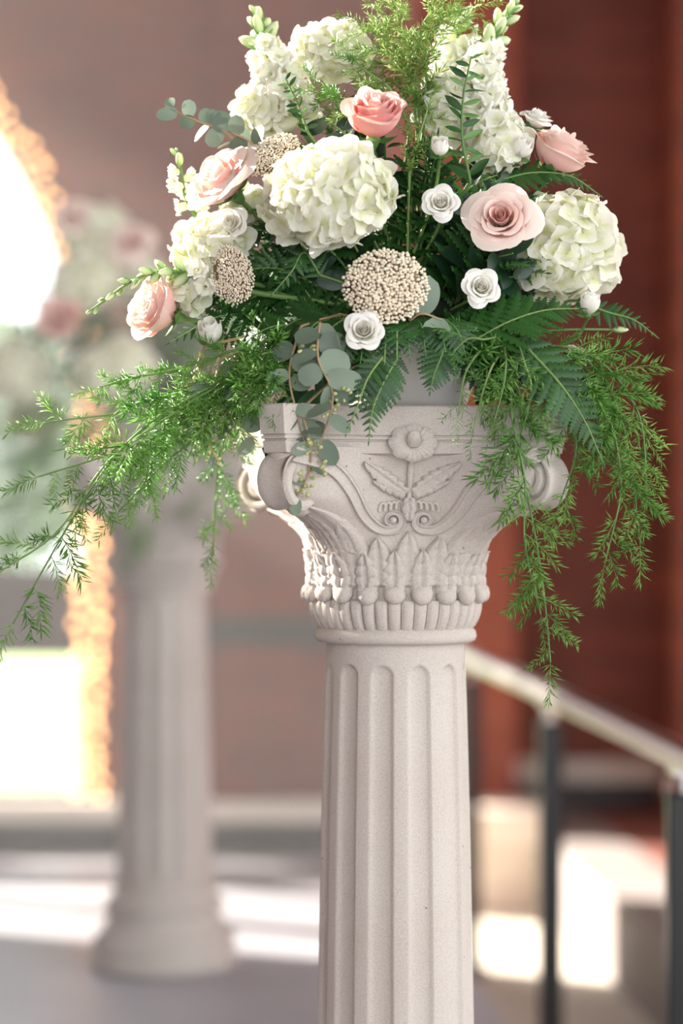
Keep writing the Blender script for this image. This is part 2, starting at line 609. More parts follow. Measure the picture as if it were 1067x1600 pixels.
# ------------------------------------------------------------------ hand rail
def rail():
    zr = CAMZ - 0.387
    c = 0.832
    r = thing('hand_rail', 'polished steel hand rail on black square posts beside the sunk walk', 'railing', (c + DX * 5.4, 5.4, WALKZ))
    rx, ry, rz = r.location
    dirv = Vector((DX, 1, 0)).normalized()
    side = Vector((dirv.y, -dirv.x, 0))
    # rounded flat bar
    prof = []
    for i in range(16):
        a = 2 * pi * i / 16
        prof.append((0.032 * math.copysign(abs(math.cos(a)) ** .7, math.cos(a)), 0.02 * math.copysign(abs(math.sin(a)) ** .7, math.sin(a))))
    v, f = [], []
    ys = [3.55, 3.57] + [3.8 + .4 * i for i in range(10)] + [7.6]
    for j, yy in enumerate(ys):
        p = Vector((c + DX * yy, yy, zr))
        s = 0.8 if j in (0, len(ys) - 1) else 1
        for a, b in prof:
            v.append(p + side * a * s + Vector((0, 0, b * s)) - r.location)
    f = gridfaces(16, len(ys), True) + [tuple(range(15, -1, -1)), tuple(range((len(ys) - 1) * 16, len(ys) * 16))]
    ob('top_bar', mesh('top_bar', v, f, 'steel'), r)
    for yy in (4.0, 5.42, 6.9):
        p = Vector((c + DX * yy, yy, 0)) - Vector((rx, ry, 0))
        v, f = bevel_box(-.026, .026, -.026, .026, 0, zr - 0.06 - rz, .004)
        po = ob('post', mesh('post', v, f, 'black', smooth=False), r, Matrix.Translation((p.x, p.y, 0)))
        v, f = bevel_box(-.05, .05, -.05, .05, 0, .012, .004)
        ob('foot_plate', mesh('foot_plate', v, f, 'black', smooth=False), po)
        v, f = join(tube([(0, 0, zr - rz - .075), (0, 0, zr - rz - .03)], .012, 10), box(-.02, .02, -.045, .045, zr - rz - .03, zr - rz - .018))
        ob('bracket', mesh('bracket', v, f, 'steel', smooth=False), po)


rail()


# ------------------------------------------------------------------ light garland round the arch
def garland():
    g = thing('string_lights', 'amber string lights following the brick arch round the window', 'string lights', (ARX + ARR, WY - 0.06, 0.15))
    RR = ARR - 0.055
    pts = []
    n = 46
    for i in range(n):
        pts.append((ARX + RR, WY - 0.045, 0.16 + (ARZ - .16) * i / n))
    na = 80
    for i in range(na + 1):
        a = pi * 0.62 * i / na
        pts.append((ARX + RR * math.cos(a), WY - 0.045, ARZ + RR * math.sin(a)))
    P = [Vector(p) - g.location for p in pts]
    wob = [p + Vector((random.uniform(-.02, .02), random.uniform(-.01, .01), random.uniform(-.02, .02))) for p in P]
    ob('wire', mesh('wire', *tube(wob, .003, 5), 'wire'), g)
    bm = mesh('bulb', *lathe([(0.001, -.009), (.006, -.008), (.0095, -.002), (.0085, .005), (.004, .011), (.001, .014)], 8), 'bulb')
    sm = mesh('socket', *lathe([(.006, .010), (.0065, .02), (.003, .026)], 8), 'wire')
    cnt = 0
    for i, p in enumerate(P):
        rad = (p + g.location - Vector((ARX, WY - .045, min(ARZ, (p + g.location).z)))).normalized()
        for s in (-1, 1):
            q = p + rad * s * random.uniform(.012, .04) + Vector((0, random.uniform(-.015, .01), random.uniform(-.012, .012)))
            d = (wob[i] - q)
            m = frame(d if d.length > 1e-4 else (0, 0, 1), 0, q)
            b = ob('bulb', bm, g, m)
            ob('socket', sm, b)


garland()


# ------------------------------------------------------------------ pedestals
def zc(py):
    if py <= 1010:                 # carved faces stand nearer than the axis
        return CAMZ + (HOR - py) * S * .96
    z0 = CAMZ + (HOR - 1010) * S * .96
    return z0 * (1972.5 - py) / (1972.5 - 1010)


def interp(tab):
    xs = [a for a, _ in tab]
    ys = [b for _, b in tab]
    return lambda x: float(np.interp(x, xs, ys))


Rface = interp([(690, 166), (710, 162), (740, 150), (780, 138), (820, 130), (860, 126), (900, 126), (945, 128), (1000, 128)])
Rcorn = interp([(690, 296), (740, 290), (760, 280), (780, 262), (795, 234), (810, 204), (830, 172), (850, 152), (870, 140), (900, 131), (945, 128), (1000, 128)])
Pexp = interp([(690, 5.0), (780, 4.0), (830, 3.0), (900, 2.0)])


def Rcap(th, py):
    return Rface(py) + (Rcorn(py) - Rface(py)) * abs(math.sin(2 * th)) ** Pexp(py)


def G(th, py, h=0.0):
    """point on the bell of the capital at angle th from the front face"""
    r = Rcap(th, py) + h
    return (r * math.sin(th) * S, -r * math.cos(th) * S, zc(py))


def th_of(u, py):
    lo, hi = -0.80, 0.80
    for _ in range(34):
        m = (lo + hi) / 2
        if Rcap(m, py) * math.sin(m) < u:
            lo = m
        else:
            hi = m
    return (lo + hi) / 2


def F(u, py, h=0.0):
    return G(th_of(u, py), py, h)


def relief_leaf(base, tip, hw, H, lobes=5, curl=0.0, angular=False, veins=True, nS=26, nQ=11, serr=0.13):
    """carved leaf laid on the bell; coordinates in (u or degrees, photo row)"""
    v = []
    bu, by = base
    tu, ty = tip
    L = math.hypot((tu - bu) * (2.2 if angular else 1), ty - by)
    for j in range(nS):
        s = j / (nS - 1)
        prof = max(.05, 1 - (max(0, s - .42) / .6) ** 1.8) ** .85 * (.70 + .30 * math.sin(min(1, s / .42) * pi / 2))
        saw = (s * lobes) % 1.0
        prof *= 1 - serr * saw
        for i in range(nQ):
            q = -1 + 2 * i / (nQ - 1)
            k = 2.2 if angular else 1.0
            ax, ay = (tu - bu) * k / L, (ty - by) / L
            uu = bu * k + ax * L * s - ay * q * hw * prof
            yy = by + ay * L * s + ax * q * hw * prof
            # side lobes droop back towards the base a little
            yy += abs(q) ** 2 * hw * .18
            H_ = H * 1.45
            h = H_ * (0.45 + 0.55 * math.sqrt(max(0, 1 - q * q)))
            if veins:
                h -= H_ * .45 * math.exp(-(q / .09) ** 2)
                ph = (s * lobes * 1.0 - abs(q) * .55) % 1.0
                h -= H_ * .2 * math.exp(-((ph - .5) / .12) ** 2) * (abs(q) > .08)
            h += curl * s ** 4
            if abs(q) > .99:
                h = -2.0
            if j == 0 or j == nS - 1:
                h = min(h, -1.0 if j == 0 else curl * .6)
            if angular:
                v.append(G(math.radians(uu / k), yy, h))
            else:
                v.append(F(uu, yy, h))
    return v, gridfaces(nQ, nS)


def surf_tube(path, rad, lift=0.0, n=8):
    return tube([F(u, y, lift) for u, y in path], rad, n)


def band(path, hw, H):
    """flat moulded band with a raised lip on both edges"""
    v = []
    prof = [(-1, -2), (-1, H * .8), (-.86, H), (-.66, H * .9), (-.5, H * .35), (0, H * .55), (.5, H * .35), (.66, H * .9), (.86, H), (1, H * .8), (1, -2)]
    P = [Vector((a, b)) for a, b in path]
    for i, p in enumerate(P):
        t = (P[min(i + 1, len(P) - 1)] - P[max(i - 1, 0)]).normalized()
        nrm = Vector((-t.y, t.x))
        w = hw(i / (len(P) - 1)) if callable(hw) else hw
        for q, h in prof:
            c = p + nrm * q * w
            v.append(F(c.x, c.y, h))
    return v, gridfaces(len(prof), len(P))


def volute_mesh():
    """scroll in the local xz plane, axis along y"""
    v, f = [], []
    Rv, hw = 44 * S, 27 * S
    nA, nR = 64, 22
    for sgn in (-1, 1):
        off = len(v)
        for j in range(nR):
            r = Rv * (j + .2) / (nR - .8)
            for i in range(nA):
                a = 2 * pi * i / nA
                aa = a if sgn < 0 else pi - a
                ph = ((Rv - r) / (Rv * .43) + aa / (2 * pi)) % 1.0
                g = math.exp(-((ph - .72) / .13) ** 2) + 0.55 * max(0, ph - .45) * (ph < .72)
                h = hw * (1 - .42 * g * (r > Rv * .2))
                if r < Rv * .2:
                    h = hw * (1.0 + .12 * (1 - (r / (Rv * .2)) ** 2))
                if j == nR - 1:
                    h = hw * .86
                v.append((r * math.cos(a), sgn * h, r * math.sin(a)))
        f += gridfaces(nA, nR, True, off)
        v.append((0, sgn * hw * 1.12, 0))
        f += [(off + (i + 1) % nA, off + i, len(v) - 1) for i in range(nA)]
    o1, o2 = (nR - 1) * nA, (nR * nA + 1) + (nR - 1) * nA
    k = len(v)
    for i in range(nA):                              # hollowed rim
        a = 2 * pi * i / nA
        for yy, rr in ((-.5, .97), (.0, .94), (.5, .97)):
            v.append((Rv * rr * math.cos(a), yy * hw, Rv * rr * math.sin(a)))
    for i in range(nA):
        j = (i + 1) % nA
        f += [(o1 + i, o1 + j, k + 3 * j, k + 3 * i), (k + 3 * i, k + 3 * j, k + 3 * j + 1, k + 3 * i + 1), (k + 3 * i + 1, k + 3 * j + 1, k + 3 * j + 2, k + 3 * i + 2), (k + 3 * i + 2, k + 3 * j + 2, o2 + j, o2 + i)]
    return v, f


def make_pedestal():
    root = thing('pedestal', 'cast stone pedestal with fluted shaft and leafy scrolled capital under the large flower arrangement', 'pedestal', (0, 0, 0))
    # ---- base
    prof = [(176, 1972.5), (190, 1968), (192, 1950), (186, 1935), (180, 1930), (184, 1920), (186, 1905), (182, 1890), (170, 1878), (160, 1874), (160, 1862), (150, 1850), (146, 1838), (150, 1826), (156, 1815), (154, 1803), (146, 1793), (138, 1788), (134, 1776), (129, 1750)]
    ob('base', mesh('base', *lathe([(r * S, zc(y)) for r, y in prof], 72), 'stone'), root)
    # ---- fluted shaft
    nA = 288
    rows = [1008, 1020, 1030] + [1034 + 2.2 * i for i in range(14)] + list(np.linspace(1068, 1700, 60)) + [1712 + 2.5 * i for i in range(14)] + [1752, 1770]
    Rs = interp([(1005, 107.5), (1100, 111), (1300, 116.5), (1600, 122), (1780, 126)])
    v = []
    for y in rows:
        R = Rs(y)
        for i in range(nA):
            a = 2 * pi * i / nA
            loc = ((math.degrees(a) + 12.0 + 7 + 15) % 30.0) - 15.0       # degrees from flute axis
            hw = 8.6
            q = loc / hw
            g = 0.0
            # rounded heads of the flutes
            wpx = hw * pi / 180 * R
            top, bot = 1042 + wpx, 1738 - wpx
            lim = 1.0
            dy = 0
            if y < top:
                dy = (top - y) / wpx
            elif y > bot:
                dy = (y - bot) / wpx
            d2 = q * q + dy * dy
            if d2 < 1:
                g = math.sqrt(1 - d2) ** .8 * 8.0
            r = (R - g) * S
            v.append((r * math.sin(a), -r * math.cos(a), zc(y)))
    ob('shaft', mesh('shaft', v, gridfaces(nA, len(rows), True), 'stone'), root)

    # ---- capital
    prof = [(106, 1011), (118, 1010), (124, 1007), (126.5, 1000), (125, 992), (119, 986), (117, 984)]
    v1, f1 = lathe([(r * S, zc(y)) for r, y in prof], 96)
    ys = list(np.linspace(948, 700, 56))
    nA = 192
    v = []
    for y in ys:
        for i in range(nA):
            v.append(G(2 * pi * i / nA, y, -1.5))
    cap = ob('capital', mesh('bell', *join((v1, f1), (v, gridfaces(nA, len(ys), True))), 'stone'), root)
    # gadroons
    ng = 40
    for k in range(ng):
        a0 = 2 * pi * k / ng
        v = []
        nS, nQ = 10, 7
        for j in range(nS):
            s = j / (nS - 1)
            y = 990 - 50 * s
            rr = 117 + 17 * math.sin(s * pi * .5) ** .7
            for i in range(nQ):
                q = -1 + 2 * i / (nQ - 1)
                a = a0 + q * pi / ng * .97
                h = 4.2 * math.sqrt(max(0, 1 - q * q)) * (math.sin(pi * min(1, s * .9 + .12)) ** .35) - 2
                if abs(q) > .99:
                    h -= 2
                r = (rr + h) * S
                v.append((r * math.sin(a), -r * math.cos(a), zc(y)))
        ob('gadroon', mesh('gadroon', v, gridfaces(nQ, nS), 'stone'), cap)
    # lower ring of leaves with acorn tips
    acorn = None
    for k in range(20):
        a = 18 * k + 9
        d = relief_leaf((a, 930), (a, 860 + random.uniform(-3, 3)), 21, 10, 4, 5, angular=True)
        ob('small_leaf', mesh('small_leaf', *d, 'stone'), cap)
        if acorn is None:
            v, f = [], []
            for j in range(9):
                t = pi * j / 8
                for i in range(14):
                    b = 2 * pi * i / 14
                    rr = math.sin(t)
                    bumpy = 1 + .05 * math.cos(5 * b)
                    v.append((17.5 * S * rr * math.cos(b) * bumpy, 13 * S * rr * math.sin(b), 13.5 * S * math.cos(t) * (1.25 if t > pi / 2 else .9)))
            acorn = mesh('acorn', v, gridfaces(14, 9, True), 'stone')
        th = math.radians(a)
        r = (133 + random.uniform(-1, 2)) * S
        m = Matrix.Translation((r * math.sin(th), -r * math.cos(th), zc(929 + random.uniform(-2, 2)))) @ Matrix.Rotation(th, 4, 'Z') @ Matrix.Rotation(random.uniform(-.2, .2), 4, 'Y') @ Matrix.Rotation(-.35, 4, 'X') @ Matrix.Diagonal((1, 1, random.uniform(.9, 1.1), 1))
        ob('acorn', acorn, cap, m)
    # ornaments of one face, then turned to the other three
    face = []
    tips = {0: (0, 829, 25, 7), 18: (19, 838, 23, 9), -18: (-19, 838, 23, 9), 32: (35, 815, 25, 8), -32: (-35, 815, 25, 8)}
    for a, (ta, ty, hw, H) in tips.items():
        face.append(('tall_leaf', relief_leaf((a, 918), (ta, ty), hw, H, 5, 3, angular=True)))
    for s in (-1, 1):
        face.append(('side_leaf', relief_leaf((s * 37, 868), (s * 40.5, 788), 22, 8, 6, 6, angular=True)))
        face.append(('edge_leaf', relief_leaf((s * 42.5, 905), (s * 43.5, 800), 14, 8, 8, 4, angular=True)))
    # flower spray in the middle of the face
    face.append(('spray_stem', surf_tube([(0, 778), (0, 760), (0, 742), (0.5, 725), (0, 708)], lambda t: (3.6 + 1.6 * t + 1.5 * math.exp(-((t - .45) / .08) ** 2)) * S, 2)))
    for s in (-1, 1):
        face.append(('spray_leaf', relief_leaf((s * 3, 772), (s * 70, 721), 17, 8, 6, 3, serr=.35)))
        face.append(('spray_leaf', relief_leaf((s * 4, 773), (s * 56, 750), 11, 7, 5, 3, serr=.35)))
        for q in range(4):
            cx, cy = s * (14 + q * 8.5), 793 + q * 1.0
            path = [(cx + s * 5 * math.cos(t), cy - 10 * math.sin(t)) for t in np.linspace(-.3, pi * .95, 9)]
            face.append(('frill', surf_tube(path, lambda t: (3.2 - 1.0 * t) * S, 1.0, 7)))
        pth = []
        for t in np.linspace(0, 1, 26):          # coil at the lower end of the band
            ang = math.radians(-90 - 420 * (1 - t))
            r = 5.5 + 10.5 * t
            pth.append((s * (23 + r * math.cos(ang)), 813 - r * math.sin(ang)))
        run = catmull([Vector((s * 23, 829, 0)), (s * 38, 828, 0), (s * 54, 818, 0), (s * 70, 799, 0), (s * 86, 770, 0), (s * 108, 742, 0), (s * 136, 724, 0), (s * 176, 712, 0)], 34)
        allp = pth + [(p.x, p.y) for p in run[1:]]
        face.append(('scroll_band', band(allp, lambda t: 2.6 + 9.5 * max(0, t - .28) ** .7 + 1.6 * min(1, t * 3), 9)))
        c0 = F(s * 23, 813, 3)
        v, f = lathe([(.2 * S, 8 * S), (4 * S, 6.5 * S), (6 * S, 2 * S), (6 * S, -6 * S)], 12)
        face.append(('scroll_eye', ([(c0[0] + x, c0[1] - z, c0[2] + y_) for x, y_, z in v], f)))
    face.append(('drop_leaf', relief_leaf((0, 776), (0, 815), 13, 9, 3, 2)))
    # rosette on the abacus
    v = []
    nA, nR = 80, 9
    for j in range(nR):
        q = j / (nR - 1)
        for i in range(nA):
            a = 2 * pi * i / nA
            sc = 1 + .10 * abs(math.cos(4 * a)) - .05
            rr = 36 * q * (sc if q > .5 else 1)
            h = 9 + 7 * math.sin(q * pi * .8) + 1.6 * math.cos(24 * a) * q - 14 * max(0, q - .82)
            zz = 691 - rr * math.sin(a) * .78 + 2
            v.append((rr * math.cos(a) * S, -(170 + h) * S, zc(zz)))
    face.append(('rosette', (v, gridfaces(nA, nR, True))))
    v, f = [], []
    for j in range(10):
        t = j / 9
        for i in range(20):
            a = 2 * pi * i / 20
            rr = (10.5 * math.sin(pi * (0.15 + .78 * t)) ** .6) * (1 + .1 * math.cos(3 * a + 4 * t))
            v.append((rr * math.cos(a) * S, -(184 + 13 * math.sin(pi * t * .5) + rr * math.sin(a) * .6) * S, zc(700 - 26 * t)))
    face.append(('rosette_bud', (v, gridfaces(20, 10, True) + [tuple(range(180, 200))])))
    for name, d in face:
        me = mesh(name, *d, 'stone')
        for q in range(4):
            ob(name, me, cap, Matrix.Rotation(q * pi / 2, 4, 'Z'))
    vm = mesh('volute', *volute_mesh(), 'stone')
    v, f = lathe([(1 * S, 14 * S), (8 * S, 12 * S), (13 * S, 5 * S), (14 * S, -3 * S), (9 * S, -9 * S), (2 * S, -11 * S)], 16)
    cm = mesh('curled_tip', v, f, 'stone')
    for q in range(4):
        th = pi / 4 + q * pi / 2
        r = 262 * S
        m = Matrix.Translation((r * math.sin(th), -r * math.cos(th), zc(752))) @ Matrix.Rotation(th - pi / 2, 4, 'Z')
        ob('volute', vm, cap, m)
        r = 238 * S
        m = Matrix.Translation((r * math.sin(th), -r * math.cos(th), zc(795))) @ Matrix.Rotation(th - pi / 2, 4, 'Z') @ Matrix.Rotation(pi / 2, 4, 'X') @ Matrix.Diagonal((1.1, .85, 1.6, 1))
        ob('curled_tip', cm, cap, m)
    # ---- abacus: hollow-sided slab with cut corners
    def outline(a, L, mid):
        pts = []
        for q in range(4):
            for i in range(17):
                u = -L + 2 * L * i / 16
                n = mid + (a - mid) * (abs(u) / L) ** 2.4
                c, s_ = math.cos(q * pi / 2), math.sin(q * pi / 2)
                x, y_ = u, -n
                pts.append((c * x - s_ * y_, s_ * x + c * y_))
        return pts
    lay = [(712, -16), (710, -8), (709, -6), (692, -3), (691, -6), (688.5, -6), (688, -1), (684, -1), (683.5, -4), (681.5, -4), (681, 0), (637, 4), (635, 2)]
    v = []
    for y, o in lay:
        for x, y_ in outline(229 + o, 197 + o * .6, 176 + o):
            v.append((x * S, y_ * S, zc(y)))
    n = 68
    f = gridfaces(n, len(lay), True)
    f.append(tuple(range(n - 1, -1, -1)))
    f.append(tuple(range((len(lay) - 1) * n, len(lay) * n)))
    ab = ob('abacus', mesh('abacus', v, f, 'stone', smooth=False), root)
    return root


def copy_tree(o, parent=None):
    c = o.copy()
    COL.objects.link(c)
    c.parent = parent
    for ch in o.children:
        copy_tree(ch, c)
    return c


ped = make_pedestal()
AX = (618 - 533.5) * K * D0
ped.location = (AX, D0, 0)
ped.rotation_euler.z = math.radians(7)
bpy.context.view_layer.update()
ped2 = copy_tree(ped)
BX = (257 - 533.5) * K * D1
ped2.location = (BX, D1, 0)
ped2.rotation_euler.z = math.radians(4)
ped2['label'] = 'cast stone pedestal standing on the floor between the arched window and the pale brick strip'

ZT = zc(635)


# ------------------------------------------------------------------ flower builders
def petal_mesh(name, mat, phi, a, r, h, flare, curl, t0=0.0, t1=1.0, nu=11, nv=10, tip=0.02, wav=0.06):
    v, tone = [], []
    ph0 = random.uniform(0, 6)
    for j in range(nv):
        vv0 = j / (nv - 1)
        for i in range(nu):
            u = -1 + 2 * i / (nu - 1)
            lim = 1 - .26 * abs(u) ** 2.6 + tip * math.exp(-(u / .25) ** 2)
            t = vv0 * lim
            ang = phi + a * u * (.30 + .70 * math.sin(min(1, t * 1.25) * pi / 2))
            rho = r * (.16 + .84 * math.sin(min(1, t * 1.5) * pi / 2) ** .8) + flare * t ** 1.6
            k = max(0, t - .66)
            rho += curl * 2.0 * k * k
            z = h * (t ** 1.05) - curl * 1.9 * k * k
            rho *= 1 + .05 * u
            rho += wav * r * math.sin(3.1 * u + ph0) * t * t
            z += wav * .8 * math.sin(4.3 * u + ph0 * 1.7) * t * t
            v.append((rho * math.cos(ang), rho * math.sin(ang), z))
            e = max(0, (t / max(.01, lim) - .72) / .28)
            tone.append(t0 + (t1 - t0) * (0.55 * t + .45 * max(e, abs(u) ** 4 * t)))
    return mesh(name, v, gridfaces(nu, nv), mat, tone)


def rose_set(mat, openness, layers):
    """list of petal meshes; z up, about unit radius"""
    out = []
    off = random.uniform(0, 6)
    for (n, r, h, a, fl, cu, t0, t1) in layers:
        for k in range(n):
            phi = off + 2 * pi * k / n + random.uniform(-.26, .26)
            out.append(petal_mesh('petal', mat, phi, a * random.uniform(.92, 1.06), r * random.uniform(.96, 1.04), h * random.uniform(.92, 1.06), fl * random.uniform(.8, 1.25), cu * random.uniform(.6, 1.4), t0, t1))
        off += 1.1 + random.uniform(-.2, .2)
    return out


GOBLET = [(3, .06, 1.22, 1.9, -.01, .02, .25, .9), (4, .15, 1.26, 1.4, .0, .08, .2, .95), (4, .26, 1.28, 1.2, .0, .2, .1, .95), (5, .38, 1.28, 1.05, .0, .4, 0, .95), (5, .51, 1.25, 1.0, .02, .6, 0, 1), (5, .64, 1.20, .98, .05, .8, 0, 1), (4, .76, 1.08, 1.05, .08, .9, .05, 1)]
OPEN = [(3, .06, .96, 1.9, -.01, .03, .0, .5), (3, .16, 1.02, 1.6, .0, .1, 0, .6), (4, .28, 1.05, 1.25, .0, .3, 0, .75), (4, .42, 1.02, 1.2, .03, .6, .05, .9), (4, .56, .97, 1.15, .07, 1.0, .1, 1), (5, .68, .88, 1.0, .12, 1.3, .25, 1), (4, .76, .78, 1.05, .2, 1.4, .35, 1)]
LISI = [(3, .05, 1.0, 1.9, -.01, .02, .3, .85), (4, .14, 1.03, 1.4, -.01, .06, .3, .9), (4, .26, 1.04, 1.2, .0, .2, .3, 1), (5, .40, 1.0, 1.05, .02, .6, .3, 1), (5, .55, .94, 1.0, .06, 1.1, .35, 1), (5, .68, .82, 1.0, .12, 1.3, .4, 1)]
BUDP = [(3, .12, 1.25, 1.6, -.06, 0, .3, .9), (3, .30, 1.3, 1.3, -.12, .02, .3, 1), (4, .48, 1.28, 1.1, -.14, .08, .3, 1), (4, .62, 1.2, 1.0, -.10, .2, .3, 1)]
ROSES = {
    'goblet': rose_set('rose', 0, GOBLET), 'open': rose_set('rose_pale', 1, OPEN), 'mauve': rose_set('rose_mauve', .6, OPEN),
    'goblet_pale': rose_set('rose_pale', 0, GOBLET), 'lisi': rose_set('white', 1, LISI), 'cream': rose_set('cream', 1, LISI), 'bud': rose_set('white', 0, BUDP),
}


def sepal_mesh():
    v, tone = [], []
    nu, nv = 5, 8
    for j in range(nv):
        t = j / (nv - 1)
        w = .22 * math.sin(pi * min(1, .15 + .85 * t)) + .01
        for i in range(nu):
            u = -1 + 2 * i / (nu - 1)
            v.append((.1 + .62 * t ** .8 + .05 * u * u, w * u, -.05 + .28 * t * t - .03 * (1 - u * u)))
    return mesh('sepal', v, gridfaces(nu, nv), 'calyx')


SEPAL = sepal_mesh()
HIP = mesh('hip', *lathe([(.05, -.42), (.11, -.36), (.17, -.22), (.22, -.08), (.2, .02), (.02, .06)], 12), 'calyx')
POTC = Vector((AX + .015, D0 - .01, ZT + .075))


def stem_to_pot(root, start, direction, rad=.0028, base=None, mat='stem', name='stem'):
    b = (base or POTC) + Vector((random.uniform(-.035, .035), random.uniform(-.035, .035), random.uniform(-.02, .01)))
    d = Vector(direction).normalized()
    L = (b - start).length
    c1 = start - d * min(.10, L * .4)
    c2 = b + Vector((0, 0, min(.10, L * .3)))
    P = []
    for i in range(11):
        t = i / 10
        P.append((1 - t) ** 3 * start + 3 * (1 - t) ** 2 * t * c1 + 3 * (1 - t) * t * t * c2 + t ** 3 * b)
    return ob(name, mesh(name, *tube([p - root.location for p in P], rad, 6), mat), root)


def rose(label, pos, size, direction, kind, name='rose', cat='rose', group=None, base=None, stem=True, sc=(1, 1, 1)):
    """size = half width in metres"""
    d = Vector(direction).normalized()
    f = pos - d * size * .5
    r = thing(name, label, cat, f, group)
    m = frame(d, random.uniform(0, 6), (0, 0, 0), (size * sc[0], size * sc[1], size * sc[2]))
    for me in ROSES[kind]:
        ob('petal', me, r, m)
    for k in range(5):
        ob('sepal', SEPAL, r, m @ Matrix.Rotation(2 * pi * k / 5, 4, 'Z') @ Matrix.Rotation(random.uniform(-.2, .25), 4, 'Y'))
    ob('hip', HIP, r, m)
    if stem:
        stem_to_pot(r, f - d * size * .3, d, .0032 if size > .03 else .0022, base)
    return r


# hydrangea florets
def floret_mesh(k):
    v, f, tone = [], [], []
    for p in range(4):
        a0 = p * pi / 2 + random.uniform(-.15, .15)
        L = random.uniform(.9, 1.08)
        tilt = random.uniform(-.05, .28)
        wv = random.uniform(.0, .12)
        off = len(v)
        nu, nv = 7, 6
        zo = .03 * (p % 2)
        for j in range(nv):
            t = j / (nv - 1)
            w = .60 * math.sin(pi * (.08 + .80 * t ** .9)) ** .8
            for i in range(nu):
                u = -1 + 2 * i / (nu - 1)
                x = L * (.04 + .96 * t - .10 * u * u * t)
                y_ = w * u * L
                z = zo + tilt * t * t - .14 * t ** 3 + .10 * u * u * t + wv * math.sin(3 * u + p) * t
                v.append((x * math.cos(a0) - y_ * math.sin(a0), x * math.sin(a0) + y_ * math.cos(a0), z))
                tone.append(min(1, .05 + t * 1.15))
        f += gridfaces(nu, nv, False, off)
    off = len(v)
    vv, ff = lathe([(.02, .07), (.06, .06), (.07, .0), (.03, -.3), (.025, -.8)], 6, False)
    v += vv
    f += [tuple(i + off for i in q) for q in ff]
    tone += [0.0] * len(vv)
    return mesh('floret', v, f, 'hyd', tone)


FLORETS = [floret_mesh(k) for k in range(5)]


def hydrangea(label, pos, rx, ry, direction, n=90, fl=.019, group=None, base=None, flat=.75, stemlen=None):
    """rx, ry = half width and half height of the head in metres, facing direction"""
    d = Vector(direction).normalized()
    r = thing('hydrangea', label, 'flower', pos - d * min(rx, ry) * .5, group)
    up = Vector((0, 0, 1)) if abs(d.z) < .9 else Vector((0, -1, 0))
    X = up.cross(d).normalized()
    Y = d.cross(X)
    c = d * min(rx, ry) * .5
    lump = [(rng.normal(size=3), rng.uniform(.0, .10)) for _ in range(9)]
    v, f = lathe([(.05, -.95), (.5, -.8), (.82, -.4), (.9, 0), (.78, .45), (.45, .78), (.05, .9)], 20)
    rz = min(rx, ry) * flat
    vv = [c + X * a * rx * .74 + Y * b * ry * .74 + d * z * rz * .72 for a, b, z in v]
    ob('flower_stalks', mesh('flower_stalks', vv, f, 'core'), r)
    g = pi * (3 - 5 ** .5)
    for i in range(n):
        z = 1 - (i + .5) / n * 1.62
        rr = math.sqrt(max(0, 1 - z * z))
        a = g * i
        e = Vector((rr * math.cos(a), rr * math.sin(a), z))
        k = 1.0
        for q, amp in lump:
            qn = Vector(q).normalized()
            k += amp * max(0, e.dot(qn) - .6) * 2.2 - amp * .12
        k *= random.uniform(.89, 1.05)
        p = c + X * e.x * (rx - fl * .45) * k + Y * e.y * (ry - fl * .45) * k + d * e.z * rz * k
        nr = (X * e.x / rx + Y * e.y / ry + d * e.z / rz).normalized()
        nr = (nr + Vector(rng.normal(size=3)) * .40).normalized()
        ob('floret', random.choice(FLORETS), r, frame(nr, random.uniform(0, 6), p, fl * random.uniform(.85, 1.15)))
    stem_to_pot(r, r.location + c - d * rz * .9, d, .0042, base)
    return r


# rice flower
def bead_head(n=430):
    v, f = [], []
    t = (1 + 5 ** .5) / 2
    iv = [Vector(p).normalized() for p in ((-1, t, 0), (1, t, 0), (-1, -t, 0), (1, -t, 0), (0, -1, t), (0, 1, t), (0, -1, -t), (0, 1, -t), (t, 0, -1), (t, 0, 1), (-t, 0, -1), (-t, 0, 1))]
    fi = [(0, 11, 5), (0, 5, 1), (0, 1, 7), (0, 7, 10), (0, 10, 11), (1, 5, 9), (5, 11, 4), (11, 10, 2), (10, 7, 6), (7, 1, 8), (3, 9, 4), (3, 4, 2), (3, 2, 6), (3, 6, 8), (3, 8, 9), (4, 9, 5), (2, 4, 11), (6, 2, 10), (8, 6, 7), (9, 8, 1)]
    g = pi * (3 - 5 ** .5)
    clus = [(random.uniform(-1, 1), random.uniform(-1, 1), random.uniform(-.12, .12)) for _ in range(14)]
    for i in range(n):
        q = math.sqrt((i + .5) / n)
        a = g * i
        x, y_ = q * math.cos(a), q * math.sin(a)
        z = .55 * math.sqrt(max(0, 1 - .86 * q * q))
        for cx, cy, h in clus:
            z += h * math.exp(-((x - cx) ** 2 + (y_ - cy) ** 2) / .06)
        x += random.uniform(-.03, .03)
        y_ += random.uniform(-.03, .03)
        z += random.uniform(-.06, .05)
        s = random.uniform(.040, .058)
        off = len(v)
        v += [(x + p.x * s, y_ + p.y * s, z + p.z * s) for p in iv]
        f += [tuple(off + k for k in q_) for q_ in fi]
    return mesh('beads', v, f, 'rice')


BEADS = [bead_head(560), bead_head(460)]


